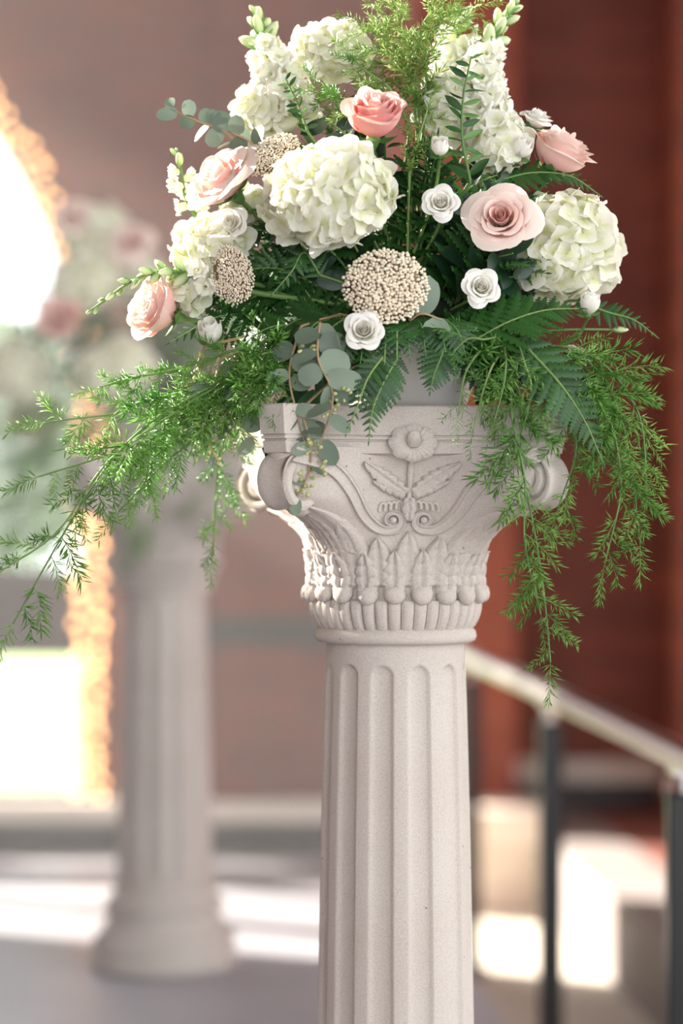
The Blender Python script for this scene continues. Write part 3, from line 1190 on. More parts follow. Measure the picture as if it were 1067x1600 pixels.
def rice_flower(label, pos, rx, ry, direction, k=0, roll=0.0, group='rice flower heads'):
    d = Vector(direction).normalized()
    r = thing('rice_flower', label, 'flower', pos, group)
    m = frame(d, roll, -d * min(rx, ry) * .35, (rx, ry, min(rx, ry)))
    b = ob('flower_beads', BEADS[k], r, m)
    b['kind'] = 'stuff'
    v, f = lathe([(.04, -.8), (.1, -.5), (.55, .05), (.86, .22), (.7, .36), (.35, .47), (.02, .5)], 18)
    ob('branching_stalks', mesh('branching_stalks', v, f, 'ricecore'), r, m)
    stem_to_pot(r, pos - d * min(rx, ry) * 1.1, d, .003)
    return r


# snapdragon
def snap_floret(k):
    v, f, tone = [], [], []
    specs = [(-.55, 1.0, .9), (.55, 1.0, .9), (-1.0, -.75, .75), (0, -1.0, .8), (1.0, -.75, .75)]
    for (sx, sz, L) in specs:
        off = len(v)
        nu, nv = 7, 6
        ph = random.uniform(0, 6)
        dirv = Vector((sx, 0, sz)).normalized()
        side = Vector((0, 1, 0)).cross(dirv)
        for j in range(nv):
            t = j / (nv - 1)
            w = .5 * (.35 + .65 * math.sin(pi * (.1 + .72 * t)))
            for i in range(nu):
                u = -1 + 2 * i / (nu - 1)
                out = .18 + .72 * math.sin(t * pi * .62)
                fw = .55 + .45 * math.sin(t * 2.2) - .35 * t * t + .09 * math.sin(5 * u + ph) * t
                p = dirv * out * L * .85 + side * u * w * (1 - .15 * t) + Vector((0, 0, 0))
                p += Vector((0, 0, .07 * math.sin(4 * u + ph) * t))
                v.append((p.x, p.z, fw + .1 * abs(u) * t))
                tone.append(min(1, .15 + t))
        f += gridfaces(nu, nv, False, off)
    off = len(v)
    vv, ff = lathe([(.10, -.25), (.30, .0), (.36, .3), (.34, .62), (.12, .78)], 8, False)
    v += vv
    f += [tuple(i + off for i in q) for q in ff]
    tone += [.25 + .06 * (i // 8) for i in range(len(vv))]
    return mesh('floret', v, f, 'snap', tone)


def bud_mesh():
    v, f = lathe([(.05, -.3), (.3, -.1), (.42, .15), (.40, .45), (.28, .8), (.06, 1.0)], 10, False)
    tone = [min(1, .1 + .2 * (i // 10)) for i in range(len(v))]
    for k in range(3):                         # little calyx leaves
        off = len(v)
        a0 = 2 * pi * k / 3
        for j in range(4):
            t = j / 3
            for u in (-1, 0, 1):
                ang = a0 + u * .5 * (1 - t * .9)
                rr = .33 + .16 * math.sin(t * pi * .7) + .02
                v.append((rr * math.cos(ang), rr * math.sin(ang), -.2 + .75 * t))
                tone.append(0.0)
        f += gridfaces(3, 4, False, off)
    return mesh('bud', v, f, 'bud', tone)


SNAPF = [snap_floret(k) for k in range(4)]
BUD = bud_mesh()


def small_leaf_mesh(name, mat, w=.22, n=7, fold=.05, droop=.1, serr=0.0):
    v = []
    for j in range(n):
        t = j / (n - 1)
        ww = w * math.sin(pi * min(1, .06 + .94 * t)) ** .8 * (1 - serr * (j % 2)) + .004
        z = -droop * t * t
        v += [(t, -ww, z + fold * ww / w), (t, 0, z), (t, ww, z + fold * ww / w)]
    return mesh(name, v, gridfaces(3, n), mat)


LANCE = small_leaf_mesh('leaf', 'calyx', .13)
LANCE_D = small_leaf_mesh('leaf', 'fern', .17, 8)


def snapdragon(label, pts, size, n_open, n_bud, leaves=0, group='snapdragon spikes', mat_pts_base=None, whorl=3, tail=True):
    """pts: from the lower end to the tip, world points; size = floret size in metres"""
    path = catmull(pts, 40)
    r = thing('snapdragon', label, 'flower', pts[0], group)
    o = r.location
    ob('stem', mesh('stem', *tube([p - o for p in path], lambda t: .0036 - .0022 * t, 6), 'stem'), r)
    tot = n_open + n_bud
    for i in range(tot):
        t = i / tot
        k = t * 40
        p = path[int(k)].lerp(path[min(40, int(k) + 1)], k % 1)
        tg = (path[min(40, int(k) + 1)] - path[max(0, int(k) - 1)]).normalized()
        a = i * 2.4 + random.uniform(-.3, .3)
        x = tg.orthogonal().normalized()
        d = x * math.cos(a) + tg.cross(x) * math.sin(a)
        if i < n_open:
            s = size * (1.05 - .25 * i / max(1, n_open)) * random.uniform(.88, 1.1)
            d = (d + tg * .25).normalized()
            m = axes(tg.cross(d), d, p - o + d * s * .25, s)
            ob('floret', random.choice(SNAPF), r, m)
        else:
            q = (i - n_open) / max(1, n_bud)
            s = size * (.98 - .55 * q)
            d = (d + tg * (.7 + q)).normalized()
            ob('bud', BUD, r, frame(d, random.uniform(0, 6), p - o + d * s * .3, (s * .75, s * .75, s)))
    ob('bud', BUD, r, frame((path[-1] - path[-3]), 0, path[-1] - o, size * .28))
    for i in range(leaves):
        a = i * 2.4
        p = path[0].lerp(path[3], random.random() * .8)
        tg = (path[3] - path[0]).normalized()
        x = tg.orthogonal().normalized()
        d = x * math.cos(a) + tg.cross(x) * math.sin(a) + tg * .3
        ob('leaf', LANCE, r, axes(d, tg, p - o, size * 1.2))
    if tail:
        stem_to_pot(r, pts[0], path[2] - path[0], .0036, mat_pts_base)
    return r


# foliage ------------------------------------------------------------
def needle(v, f, p, d, L, w):
    d = d.normalized()
    x = d.orthogonal().normalized()
    y_ = d.cross(x)
    off = len(v)
    v.append(p)
    for k in range(3):
        a = 2 * pi * k / 3
        v.append(p + d * L * .45 + (x * math.cos(a) + y_ * math.sin(a)) * w)
    v.append(p + d * L)
    for k in range(3):
        k2 = (k + 1) % 3
        f.append((off, off + 1 + k2, off + 1 + k))
        f.append((off + 1 + k, off + 1 + k2, off + 4))


def branchlet_mesh(mat, n=10, per=4, nl=.42):
    """unit-long branchlet along x with needles"""
    v, f = [], []
    pts = [Vector((t, .05 * math.sin(2.4 * t), -.12 * t * t)) for t in np.linspace(0, 1, 7)]
    a, b = tube(pts, lambda t: .010 - .006 * t, 4)
    v += [Vector(p) for p in a]
    f += b
    for i in range(n):
        t = .05 + .95 * i / (n - 1)
        p = Vector((t, .05 * math.sin(2.4 * t), -.12 * t * t))
        for k in range(per):
            a = random.uniform(0, 2 * pi)
            fwd = random.uniform(.1, .7) + .6 * t
            d = Vector((fwd, math.cos(a), math.sin(a) * .8))
            needle(v, f, p, d, nl * random.uniform(.75, 1.15) * (1 - .25 * t), .018)
    return mesh('branchlet', v, f, mat)


BR = {k: [branchlet_mesh(k) for _ in range(4)] for k in ('asp', 'asp_lime', 'asp_grey')}
BRS = {k: [branchlet_mesh(k, 8, 2, .42) for _ in range(3)] for k in ('asp', 'asp_lime', 'asp_grey')}


def asparagus(label, pts, blen=.07, nbr=16, kind='asp', group='asparagus fern sprigs', sparse=False, wide=1.0, dens=1.0, spread=(0.75, 0.75, .9), tail=None, base=None):
    nbr = max(4, int(nbr * dens))
    path = catmull(pts, 48)
    r = thing('asparagus_fern', label, 'foliage', pts[0], group)
    o = r.location
    st = [p - o for p in path]
    if tail is not False:
        b = (base or POTC) + Vector((random.uniform(-.03, .03), random.uniform(-.03, .03), 0))
        mid = b.lerp(pts[0], .55) + Vector((0, 0, .03))
        st = [p - o for p in catmull([b, mid, pts[0]], 8)][:-1] + st
    ob('stem', mesh('stem', *tube(st, lambda t: .0020 - .0010 * t, 5), 'stem'), r)
    lib = (BRS if sparse else BR)[kind]
    for i in range(nbr):
        t = (i + .4) / nbr
        k = min(47, int(t * 48))
        p = path[k]
        tg = (path[k + 1] - path[max(0, k - 1)]).normalized()
        e = Vector((random.uniform(-1, 1) * spread[0], random.uniform(-1, 1) * spread[1], random.uniform(-1, .6) * spread[2]))
        e -= tg * e.dot(tg)
        if e.length < .1:
            e = tg.orthogonal()
        d = (tg * random.uniform(.5, .9) + e.normalized() * wide).normalized()
        L = blen * random.uniform(.65, 1.15) * (1 - .35 * t) * (.6 + .4 * min(1, t * 5))
        ob('branchlet', random.choice(lib), r, axes(d, Vector((random.uniform(-.5, .5), -.4, 1)), p - o, L))
    tg = (path[-1] - path[-4]).normalized()
    ob('branchlet', random.choice(lib), r, axes(tg, (0, 0, 1), path[-1] - o, blen * .6))
    return r


def pinna_mesh(mat, lobes=7):
    """leaflet along x, unit long, cut into lobes"""
    v, f = [], []
    n = lobes * 3 + 1
    for j in range(n):
        t = j / (n - 1)
        env = .20 * (1 - t) ** .6 * (1 if t > .02 else .3) + .012
        ph = (j % 3)
        k = (.45, 1.0, .9)[ph] if t < .93 else .7
        sw = .05 * ph
        z = -.10 * t * t
        w = env * k
        v += [(t + sw * w * 3, -w, z - .25 * w), (t, 0, z + .012), (t + sw * w * 3, w, z - .25 * w)]
    return mesh('leaflet', v, gridfaces(3, n), mat)


PINNA = {k: [pinna_mesh(k, 6), pinna_mesh(k, 7)] for k in ('fern', 'fern_lit')}


def fern(label, pts, width=.05, pairs=14, kind='fern', normal=(0, -1, .3), group='leatherleaf fern fronds', tail=True, base=None, shape=1.0):
    path = catmull(pts, 40)
    r = thing('fern_frond', label, 'foliage', pts[0], group)
    o = r.location
    st = [p - o for p in path]
    if tail:
        b = (base or POTC) + Vector((random.uniform(-.03, .03), random.uniform(-.03, .03), 0))
        st = [p - o for p in catmull([b, b.lerp(pts[0], .6) + Vector((0, 0, .015)), pts[0]], 6)][:-1] + st
    ob('rachis', mesh('rachis', *tube(st, lambda t: .0019 - .0012 * t, 5), 'stem'), r)
    N = Vector(normal).normalized()
    for i in range(pairs):
        t = (i + .3) / pairs
        k = min(39, int(t * 40))
        p = path[k]
        tg = (path[k + 1] - path[max(0, k - 1)]).normalized()
        side = tg.cross(N).normalized()
        L = width * (1 - t ** (1.3 * shape)) * (.55 + .45 * min(1, t * 4)) + width * .10
        for s in (-1, 1):
            d = side * s + tg * (.45 + .5 * t) + N * random.uniform(-.15, .12)
            ob('leaflet', random.choice(PINNA[kind]), r, axes(d, N, p - o, (L, L * random.uniform(.95, 1.2), L)))
    tg = (path[-1] - path[-3]).normalized()
    ob('leaflet', PINNA[kind][0], r, axes(tg, N, path[-1] - o, width * .18))
    return r


def disc_leaf(name, mat, asp=.8, tip=.0):
    v = []
    n = 11
    for j in range(n):
        t = j / (n - 1)
        w = asp * .5 * math.sqrt(max(0.0, 1 - (2 * t - 1) ** 2)) ** (.85) + .006
        x = t + tip * t ** 6
        for u in (-1, -.5, 0, .5, 1):
            v.append((x, w * u, .10 * u * u * w + .04 * math.sin(3 * t) - .05 * t * t))
    return mesh(name, v, gridfaces(5, n), mat)


EUC = {k: [disc_leaf('leaf', k, .82), disc_leaf('leaf', k, .66, .1)] for k in ('euc', 'euc_dark', 'euc_pale')}
BROAD = [small_leaf_mesh('leaf', 'salal', .30, 10, .06, .14), small_leaf_mesh('leaf', 'salal', .24, 10, .05, .2)]
_sv, _sf = lathe([(.02, 0), (.35, .3), (.5, .62), (.42, .9), (.15, 1.0)], 6)
SEED = mesh('seed', _sv, _sf, 'seed')


def leafy_stem(label, pts, leaf, n, lib, name='eucalyptus', cat='foliage', group=None, face=(0, -1, .1), seeds=0, tail=True, stemmat='twig', base=None, spread=.9):
    path = catmull(pts, 40)
    r = thing(name, label, cat, pts[0], group)
    o = r.location
    st = [p - o for p in path]
    if tail:
        b = (base or POTC) + Vector((random.uniform(-.03, .03), random.uniform(-.03, .03), 0))
        st = [p - o for p in catmull([b, b.lerp(pts[0], .6) + Vector((0, 0, .02)), pts[0]], 6)][:-1] + st
    ob('stem', mesh('stem', *tube(st, lambda t: .0020 - .0009 * t, 5), stemmat), r)
    for i in range(n):
        t = (i + .6) / n
        k = min(39, int(t * 40))
        p = path[k]
        tg = (path[k + 1] - path[max(0, k - 1)]).normalized()
        N = (Vector(face) + Vector(rng.normal(size=3)) * .55).normalized()
        s = 1 if i % 2 else -1
        d = tg.cross(Vector(face)).normalized() * s * spread + tg * random.uniform(.15, .8) + Vector(rng.normal(size=3)) * .25
        L = leaf * random.uniform(.75, 1.15) * (1 - .25 * t)
        ob('leaf', random.choice(lib), r, axes(d, N, p - o, L))
    for i in range(seeds):
        k = min(39, int(random.uniform(.1, 1) * 40))
        p = path[k] - o
        c = p + Vector(rng.normal(size=3)) * .007
        for q in range(7):
            e = Vector(rng.normal(size=3)).normalized()
            s = .0048 * random.uniform(.7, 1.2)
            ob('seed', SEED, r, frame(e, 0, c + e * .006, (s, s, s * 1.4)))
    return r


# ------------------------------------------------------------------ pot and foam
def make_pot(x, y, label):
    prof = [(.066, 0), (.070, .002), (.074, .010), (.086, .044), (.093, .078), (.095, .084), (.094, .088), (.090, .086), (.082, .052), (.02, .048)]
    p = thing('flower_pot', label, 'pot', (x, y, ZT - .0005))
    ob('bowl', mesh('bowl', *lathe(prof, 64), 'pot'), p)
    return p


make_pot(POTC.x, POTC.y, 'round white bowl holding the large flower arrangement on the scrolled capital')
fo = ob('floral_foam', mesh('floral_foam', *lathe([(.075, .045), (.081, .06), (.084, .09), (.075, .14), (.045, .165), (.001, .17)], 32), 'foam'))
fo.location = (POTC.x, POTC.y, ZT)
tag(fo, 'dark green floral foam mound filling the white bowl of the large arrangement', 'foam')

# ------------------------------------------------------------------ the large arrangement
P = W
HG = 'white hydrangeas of the large arrangement'
hydrangea('biggest white hydrangea head, facing front below the upright pink rose', P(512, 304, 235), .080, .067, view(-.15, .25, 1), 130, .0185, HG)
hydrangea('white hydrangea at the top beside the green budded spike, its pale stalks showing', P(512, 82, 40), .055, .044, view(-.1, .75, .55), 80, .0165, HG)
hydrangea('full white hydrangea right behind the pale open rose, near the railing side', P(888, 388, 110), .074, .073, view(.45, .1, .9), 120, .0185, HG)
hydrangea('cream hydrangea behind the white snapdragon with the green bud spike', P(408, 168, 80), .034, .036, view(-.5, .3, .8), 45, .0155, HG)
hydrangea('shaded cream hydrangea between the blush pink rose and the left rice flower', P(330, 388, 130), .052, .044, view(-.5, .25, .8), 70, .0165, HG)
hydrangea('small white hydrangea below the tall white snapdragon and beside two small white roses', P(778, 222, 140), .042, .039, view(.2, .2, 1), 60, .0165, HG)
hydrangea('cream hydrangea in shade under the feathery green sprig at the top', P(700, 165, 110), .034, .044, view(0, .2, 1), 50, .0155, HG)

RG = 'pink roses of the large arrangement'
rose('upright deep pink rose with a half open cup above the biggest hydrangea', P(585, 188, 225), .042, view(.05, .80, .58), 'goblet', group=RG, sc=(.92, .92, 1.05))
rose('blush pink rose leaning out beside the left upper rice flower', P(345, 280, 165), .046, view(-.62, .62, .5), 'mauve', group=RG)
rose('wide open pale pink rose before the right hand hydrangea', P(783, 340, 215), .035, view(-.12, .28, 1), 'open', group=RG)
rose('pale pink rose seen from the side above the dark fern tip', P(872, 244, 120), .042, view(.45, .8, .3), 'goblet_pale', group=RG)
rose('pale pink rose under the green snapdragon buds reaching to the window side', P(248, 484, 140), .042, view(-.85, .28, .5), 'goblet_pale', group=RG)

LG = 'small white roses of the large arrangement'
rose('small white rose bud on a bare stem just right of the upright pink rose', P(687, 232, 215), .0185, view(0, .75, .7), 'bud', 'small_rose', 'flower', LG)
rose('small white open rose above the fluffy dark centre, under the white bud', P(689, 317, 225), .0215, view(-.1, .3, 1), 'lisi', 'small_rose', 'flower', LG)
rose('small white rose standing out against the dark wall above the side-on pink rose', P(838, 187, 110), .0195, view(.3, .85, .4), 'lisi', 'small_rose', 'flower', LG, sc=(1, 1, 1.15))
rose('small white rose touching the small white hydrangea', P(815, 233, 165), .0215, view(.25, .6, .7), 'bud', 'small_rose', 'flower', LG)
rose('small white open rose below the wide open pale pink rose', P(752, 449, 215), .0225, view(.1, .2, 1), 'lisi', 'small_rose', 'flower', LG)
rose('small white open rose directly below the front rice flower', P(568, 516, 265), .0230, view(0, .2, 1), 'lisi', 'small_rose', 'flower', LG)
rose('egg shaped white bud beneath the full right hand hydrangea', P(921, 478, 150), .0205, view(.1, .85, .5), 'bud', 'small_rose', 'flower', LG)
rose('pointed white closed rose below the left rice flower', P(330, 523, 180), .0235, view(-.1, .6, .6), 'bud', 'small_rose', 'flower', LG, sc=(1.05, 1.05, 1.1))
rose('shaded cream rose under the blush pink rose', P(355, 352, 160), .0255, view(-.3, .4, .8), 'cream', 'small_rose', 'flower', LG)
rose('half hidden small white rose among the right hand asparagus fern', P(905, 556, 130), .017, view(.5, .6, .4), 'lisi', 'small_rose', 'flower', LG)
rose('cream rose with loose petals behind the left rice flower', P(300, 432, 150), .024, view(-.5, .3, .8), 'cream', 'small_rose', 'flower', LG)

hydrangea('little cream hydrangea under the green snapdragon buds, beside the pale rose', P(292, 452, 135), .030, .028, view(-.5, .2, .8), 36, .0155, HG)
hydrangea('shaded white hydrangea behind the blush pink rose', P(385, 330, 90), .034, .034, view(-.4, .3, .8), 40, .0155, HG)
rice_flower('front rice flower head, a round dome of beige beads', P(603, 446, 255), .050, .044, view(0, .12, 1), 0)
rice_flower('oval rice flower head beside the shaded cream hydrangea', P(361, 429, 195), .027, .037, view(-.35, .1, 1), 1, .4)
rice_flower('slanted rice flower head between the blush rose and the biggest hydrangea', P(424, 238, 190), .036, .027, view(-.3, .5, .8), 1, .7)

snapdragon('white snapdragon with a green bud spike beside the top hydrangea', [P(470, 195, 90), P(440, 135, 85), P(415, 80, 75), P(402, 18, 60)], .026, 22, 9)
snapdragon('tall white snapdragon topped by green buds against the dark wall', [P(765, 210, 120), P(755, 140, 105), P(760, 80, 95), P(806, 4, 80)], .027, 24, 12)
snapdragon('white snapdragon behind the feathery green sprig', [P(690, 190, 70), P(700, 130, 60), P(710, 80, 55), P(722, 20, 45)], .027, 20, 4)
snapdragon('green budded snapdragon reaching sideways over the pale rose', [P(330, 440, 160), P(285, 425, 165), P(220, 432, 160), P(140, 486, 140)], .0195, 5, 14)
snapdragon('small white snapdragon tip outside the blush pink rose', [P(300, 330, 80), P(288, 300, 85), P(282, 262, 85), P(276, 236, 80)], .016, 7, 3)

# eucalyptus
leafy_stem('silver dollar eucalyptus reaching out beside the blush rose', [P(400, 250, 120), P(350, 205, 120), P(310, 190, 120), P(258, 166, 115)], .028, 12, EUC['euc_pale'] + EUC['euc'][:1], group='eucalyptus stems')
leafy_stem('dark round eucalyptus leaves beside the upper left rice flower', [P(420, 260, 150), P(395, 225, 155), P(365, 208, 155)], .030, 4, EUC['euc_dark'][:1], group='eucalyptus stems')
leafy_stem('grey eucalyptus trailing down over the edge of the capital', [P(500, 500, 250), P(497, 560, 265), P(520, 620, 262), P(498, 700, 240)], .040, 13, EUC['euc'] + EUC['euc_dark'], group='eucalyptus stems', seeds=3)
leafy_stem('dusky eucalyptus hanging beside the trailing grey one', [P(470, 510, 235), P(452, 580, 245), P(462, 640, 240), P(476, 690, 235)], .036, 10, EUC['euc_dark'] + EUC['euc'], group='eucalyptus stems')
leafy_stem('seeded eucalyptus hanging against the carved scroll', [P(470, 640, 240), P(486, 700, 238), P(478, 750, 232), P(452, 790, 226)], .026, 5, EUC['euc_pale'], group='eucalyptus stems', seeds=9)
leafy_stem('broad dark eucalyptus leaf beside the front rice flower', [P(640, 500, 230), P(660, 490, 240), P(690, 500, 240)], .052, 2, EUC['euc_dark'][:1], group='eucalyptus stems')
leafy_stem('seeded eucalyptus tumbling down below the pointed white rose', [P(320, 540, 150), P(300, 600, 165), P(310, 660, 165), P(345, 730, 165)], .024, 6, EUC['euc'] + EUC['euc_pale'], group='eucalyptus stems', seeds=16)
leafy_stem('pale leaved eucalyptus hanging at the corner of the abacus', [P(345, 560, 175), P(335, 620, 185), P(370, 660, 190), P(402, 690, 190)], .036, 6, EUC['euc_pale'], group='eucalyptus stems', seeds=3)

# dark fern and broad leaves
FG = 'fern fronds of the large arrangement'
fern('dark fern tip reaching out below the side-on pink rose', [P(770, 285, 150), P(830, 270, 150), P(890, 275, 140), P(936, 304, 130)], .034, 13, normal=view(-.1, .6, .8), group=FG)
fern('dark fern hanging over the middle of the abacus', [P(620, 560, 240), P(598, 600, 262), P(582, 640, 262), P(576, 690, 258)], .034, 13, normal=view(.1, .1, 1), group=FG)
fern('second fern tip hanging beside the first over the abacus', [P(600, 555, 245), P(575, 590, 268), P(560, 630, 272), P(541, 678, 268)], .026, 12, normal=view(-.2, .1, 1), group=FG)
fern('fresh green fern tip curving out beneath the egg shaped bud', [P(900, 470, 120), P(950, 488, 120), P(990, 500, 118), P(1026, 526, 115)], .026, 11, 'fern_lit', normal=view(.1, .5, .8), group=FG)
fern('broad green fern lying under the right hand hydrangea', [P(720, 545, 200), P(790, 505, 215), P(850, 485, 205), P(905, 482, 190)], .062, 16, 'fern', normal=view(.1, .7, .7), group=FG)
fern('dark fern drooping past the corner of the abacus to the railing side', [P(820, 540, 200), P(875, 600, 235), P(912, 655, 232), P(942, 722, 222)], .050, 16, normal=view(.2, .3, 1), group=FG)
fern('short green fern above the white bowl', [P(700, 520, 220), P(690, 555, 240), P(678, 585, 248), P(672, 612, 248)], .036, 11, 'fern_lit', normal=view(0, .3, 1), group=FG)
fern('fern tip curling down below the biggest hydrangea', [P(500, 430, 180), P(475, 395, 200), P(455, 425, 210), P(425, 460, 210)], .030, 11, 'fern_lit', normal=view(-.1, .3, 1), group=FG)
for px, py, w in ((600, 575, .034), (640, 560, .034), (665, 552, .036), (560, 590, .036), (530, 585, .036), (500, 560, .038), (730, 565, .036), (470, 545, .04), (700, 570, .034), (620, 566, .034)):
    tip = P(px, py, 255 - abs(px - 620) * .25)
    root_ = P(620 + (px - 620) * .7, 500, 215)
    fern('short dark fern frond curling over the rim of the white bowl', [root_, root_.lerp(tip, .55) + Vector((0, -.008, .012)), tip], w, 10, 'fern', normal=view((px - 620) / 300, .5, .9), group='short ferns over the bowl rim')
for px, py, w in ((755, 575, .05), (790, 590, .05), (835, 600, .052), (870, 565, .05), (815, 545, .055), (845, 520, .05), (350, 565, .05), (395, 585, .05), (430, 605, .046), (365, 610, .045), (415, 540, .05), (755, 628, .046), (785, 636, .046), (818, 634, .05), (850, 625, .05), (768, 600, .05), (405, 625, .045), (375, 560, .05)):
    tip = P(px, py, (215 if py < 610 else 190) - abs(px - 620) * .25)
    root_ = P(620 + (px - 620) * .45, 505, 150)
    fern('dark fern frond spreading low above the edge of the abacus', [root_, root_.lerp(tip, .55) + Vector((0, -.008, .018)), tip], w, 12, 'fern', normal=view((px - 620) / 300, .6, .8), group='ferns low above the abacus')
for px, py, w in ((285, 470, .05), (265, 535, .045), (330, 480, .05), (380, 470, .05), (395, 400, .05), (310, 560, .045), (400, 330, .05)):
    tip = P(px, py, 120)
    root_ = P(600 + (px - 620) * .4, 500, 80)
    fern('dark fern frond behind the flowers on the window side', [root_, root_.lerp(tip, .55) + Vector((0, -.008, .02)), tip], w, 13, 'fern', normal=view(-.3, .5, .8), group='ferns behind the window side flowers')
leafy_stem('leafy green snapdragon stem between the white snapdragons and the small white bud', [P(735, 285, 190), P(722, 215, 185), P(724, 150, 175), P(736, 88, 160)], .030, 22, [LANCE_D, LANCE], 'leafy_stem', 'foliage', 'leafy flower stems', stemmat='stem', spread=1.0)
leafy_stem('leafy green stem tip in front of the white snapdragon with the bud spike', [P(482, 208, 170), P(466, 165, 160), P(446, 122, 150)], .017, 16, [LANCE_D, LANCE], 'leafy_stem', 'foliage', 'leafy flower stems', stemmat='stem', spread=.8)
leafy_stem('broad dark leaves behind the upright pink rose', [P(590, 260, 150), P(545, 215, 165), P(505, 180, 165)], .06, 5, BROAD, 'salal', 'foliage', 'broad leaf stems near the top', stemmat='stem')
leafy_stem('broad dark leaves under the small white hydrangea', [P(700, 330, 130), P(740, 290, 150), P(785, 270, 150)], .06, 5, BROAD, 'salal', 'foliage', 'broad leaf stems near the top', stemmat='stem')
gb = thing('rose_bud', 'tiny closed green bud on a bare stalk below the fresh fern tip', 'bud', P(890, 515, 130))
stalk = catmull([P(820, 520, 150), P(890, 515, 130), P(962, 515, 120)], 12)
ob('stalk', mesh('stalk', *tube([p - gb.location for p in stalk], .0016, 6), 'stem'), gb)
ob('bud', BUD, gb, frame(stalk[-1] - stalk[-3], 0, stalk[-1] - gb.location, (.009, .009, .016)))
for lab, pts in (('broad dark leaves drooping beside the white bowl under the asparagus trails', [(710, 540, 60), (760, 570, 70), (782, 628, 70)]), ('broad dark leaves lying on the abacus corner behind the asparagus trails', [(720, 540, 20), (790, 570, 30), (830, 625, 30)]), ('broad dark leaves drooping beside the white bowl behind the trailing eucalyptus', [(560, 540, 100), (505, 575, 120), (490, 630, 120)]), ('broad dark leaves lying on the abacus corner behind the eucalyptus', [(550, 540, 60), (470, 570, 80), (435, 628, 80)])):
    leafy_stem(lab, [P(*p) for p in pts], .062, 9, BROAD, 'salal', 'foliage', 'broad leaf stems beside the bowl', stemmat='stem')
# filling fronds: spread through the dome behind the blooms
CEN = P(620, 430, 60)
FILL = []
k = 0
while k < 46:
    a = random.uniform(-.35 * pi, 1.35 * pi)
    el = random.uniform(-.5, 1.2)
    e = Vector((math.cos(a) * math.cos(el), random.uniform(-1, .6), math.sin(a) * math.cos(el) * 1.0))
    e.normalize()
    tip = CEN + Vector((e.x * .215, e.y * .17, e.z * .215 - .01))
    root_ = POTC.lerp(tip, .30) + Vector((0, 0, .02))
    mid = root_.lerp(tip, .55) + Vector((0, 0, .02)) + e * .01
    if tip.z < ZT + .035:
        continue
    fern('dark leatherleaf frond tucked deep between the blooms', [root_, mid, tip], random.uniform(.042, .06), 12, 'fern', normal=(e + Vector((random.uniform(-.4, .4), -.5, random.uniform(-.2, .6)))), group='fern fronds deep in the large arrangement')
    k += 1
for k in range(22):
    a = random.uniform(-.1 * pi, 1.1 * pi)
    e = Vector((math.cos(a), random.uniform(-1, .5), math.sin(a) * random.uniform(.2, 1))).normalized()
    tip = CEN + Vector((e.x * .19, e.y * .15, e.z * .18))
    root_ = POTC.lerp(tip, .45) + Vector((0, 0, .02))
    leafy_stem('stem of broad dark green leaves deep inside the arrangement', [root_, root_.lerp(tip, .5) + Vector((0, 0, .012)), tip], .055, 7, BROAD, 'salal', 'foliage', 'broad leaf stems deep in the large arrangement', face=e + Vector((0, -.5, .3)), stemmat='stem')

# asparagus fern
AG = 'asparagus fern sprigs of the large arrangement'
T1 = 'lime asparagus fern sprig standing at the arrangement top'
endings = iter([', leaning to the top hydrangea', ', rising straight', ', arching to the tall snapdragon', ', behind the others'])
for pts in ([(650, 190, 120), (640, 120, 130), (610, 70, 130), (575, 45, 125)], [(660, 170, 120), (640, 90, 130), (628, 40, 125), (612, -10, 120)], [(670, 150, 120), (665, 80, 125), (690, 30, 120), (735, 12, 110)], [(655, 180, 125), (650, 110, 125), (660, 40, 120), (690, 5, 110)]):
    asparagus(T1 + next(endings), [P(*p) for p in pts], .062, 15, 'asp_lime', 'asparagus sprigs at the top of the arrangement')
T2 = 'dark asparagus fern sprig between the top hydrangea and the upright pink rose'
endings = iter([', pointing up', ', lying level'])
for pts in ([(640, 200, 150), (610, 140, 160), (570, 110, 160), (548, 86, 150)], [(600, 200, 160), (560, 170, 170), (520, 150, 170), (498, 145, 165)]):
    asparagus(T2 + next(endings), [P(*p) for p in pts], .050, 12, 'asp', 'asparagus sprigs beside the upright pink rose')
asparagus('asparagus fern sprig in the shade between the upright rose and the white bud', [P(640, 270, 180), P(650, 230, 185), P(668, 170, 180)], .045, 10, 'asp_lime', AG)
TL = 'long asparagus fern trail reaching far out and down on the window side'
endings = iter([', the longer', ', the bushier'])
for pts, bl, nb in (([(400, 570, 180), (300, 620, 200), (200, 690, 200), (120, 800, 195), (20, 975, 185)], .075, 26), ([(380, 580, 180), (280, 640, 205), (170, 720, 205), (90, 830, 200), (-10, 900, 195)], .07, 22)):
    asparagus(TL + next(endings), [P(*p) for p in pts], bl, nb, 'asp', 'long asparagus trails on the window side', dens=.8)
TM = 'soft green asparagus fern spreading low on the window side'
endings = iter([', highest', ', widest', ', hanging steepest', ', in the middle', ', in front'])
for pts, bl, nb in (([(390, 560, 160), (300, 600, 170), (210, 640, 165), (70, 660, 155)], .072, 18), ([(380, 600, 170), (290, 660, 180), (200, 700, 175), (60, 745, 165)], .072, 20), ([(380, 610, 165), (310, 680, 170), (250, 730, 165), (185, 800, 155)], .065, 16), ([(390, 610, 170), (330, 660, 180), (270, 690, 180), (160, 700, 175)], .06, 16), ([(380, 600, 190), (320, 650, 195), (260, 700, 190), (215, 770, 185)], .06, 14)):
    asparagus(TM + next(endings), [P(*p) for p in pts], bl, nb, 'asp_grey', 'asparagus sprigs spreading low on the window side', dens=.62)
TN = 'bright green asparagus fern bunched beside the pointed white rose'
endings = iter([', level with its base', ', drooping over the eucalyptus', ', under its petals', ', closest to the bowl'])
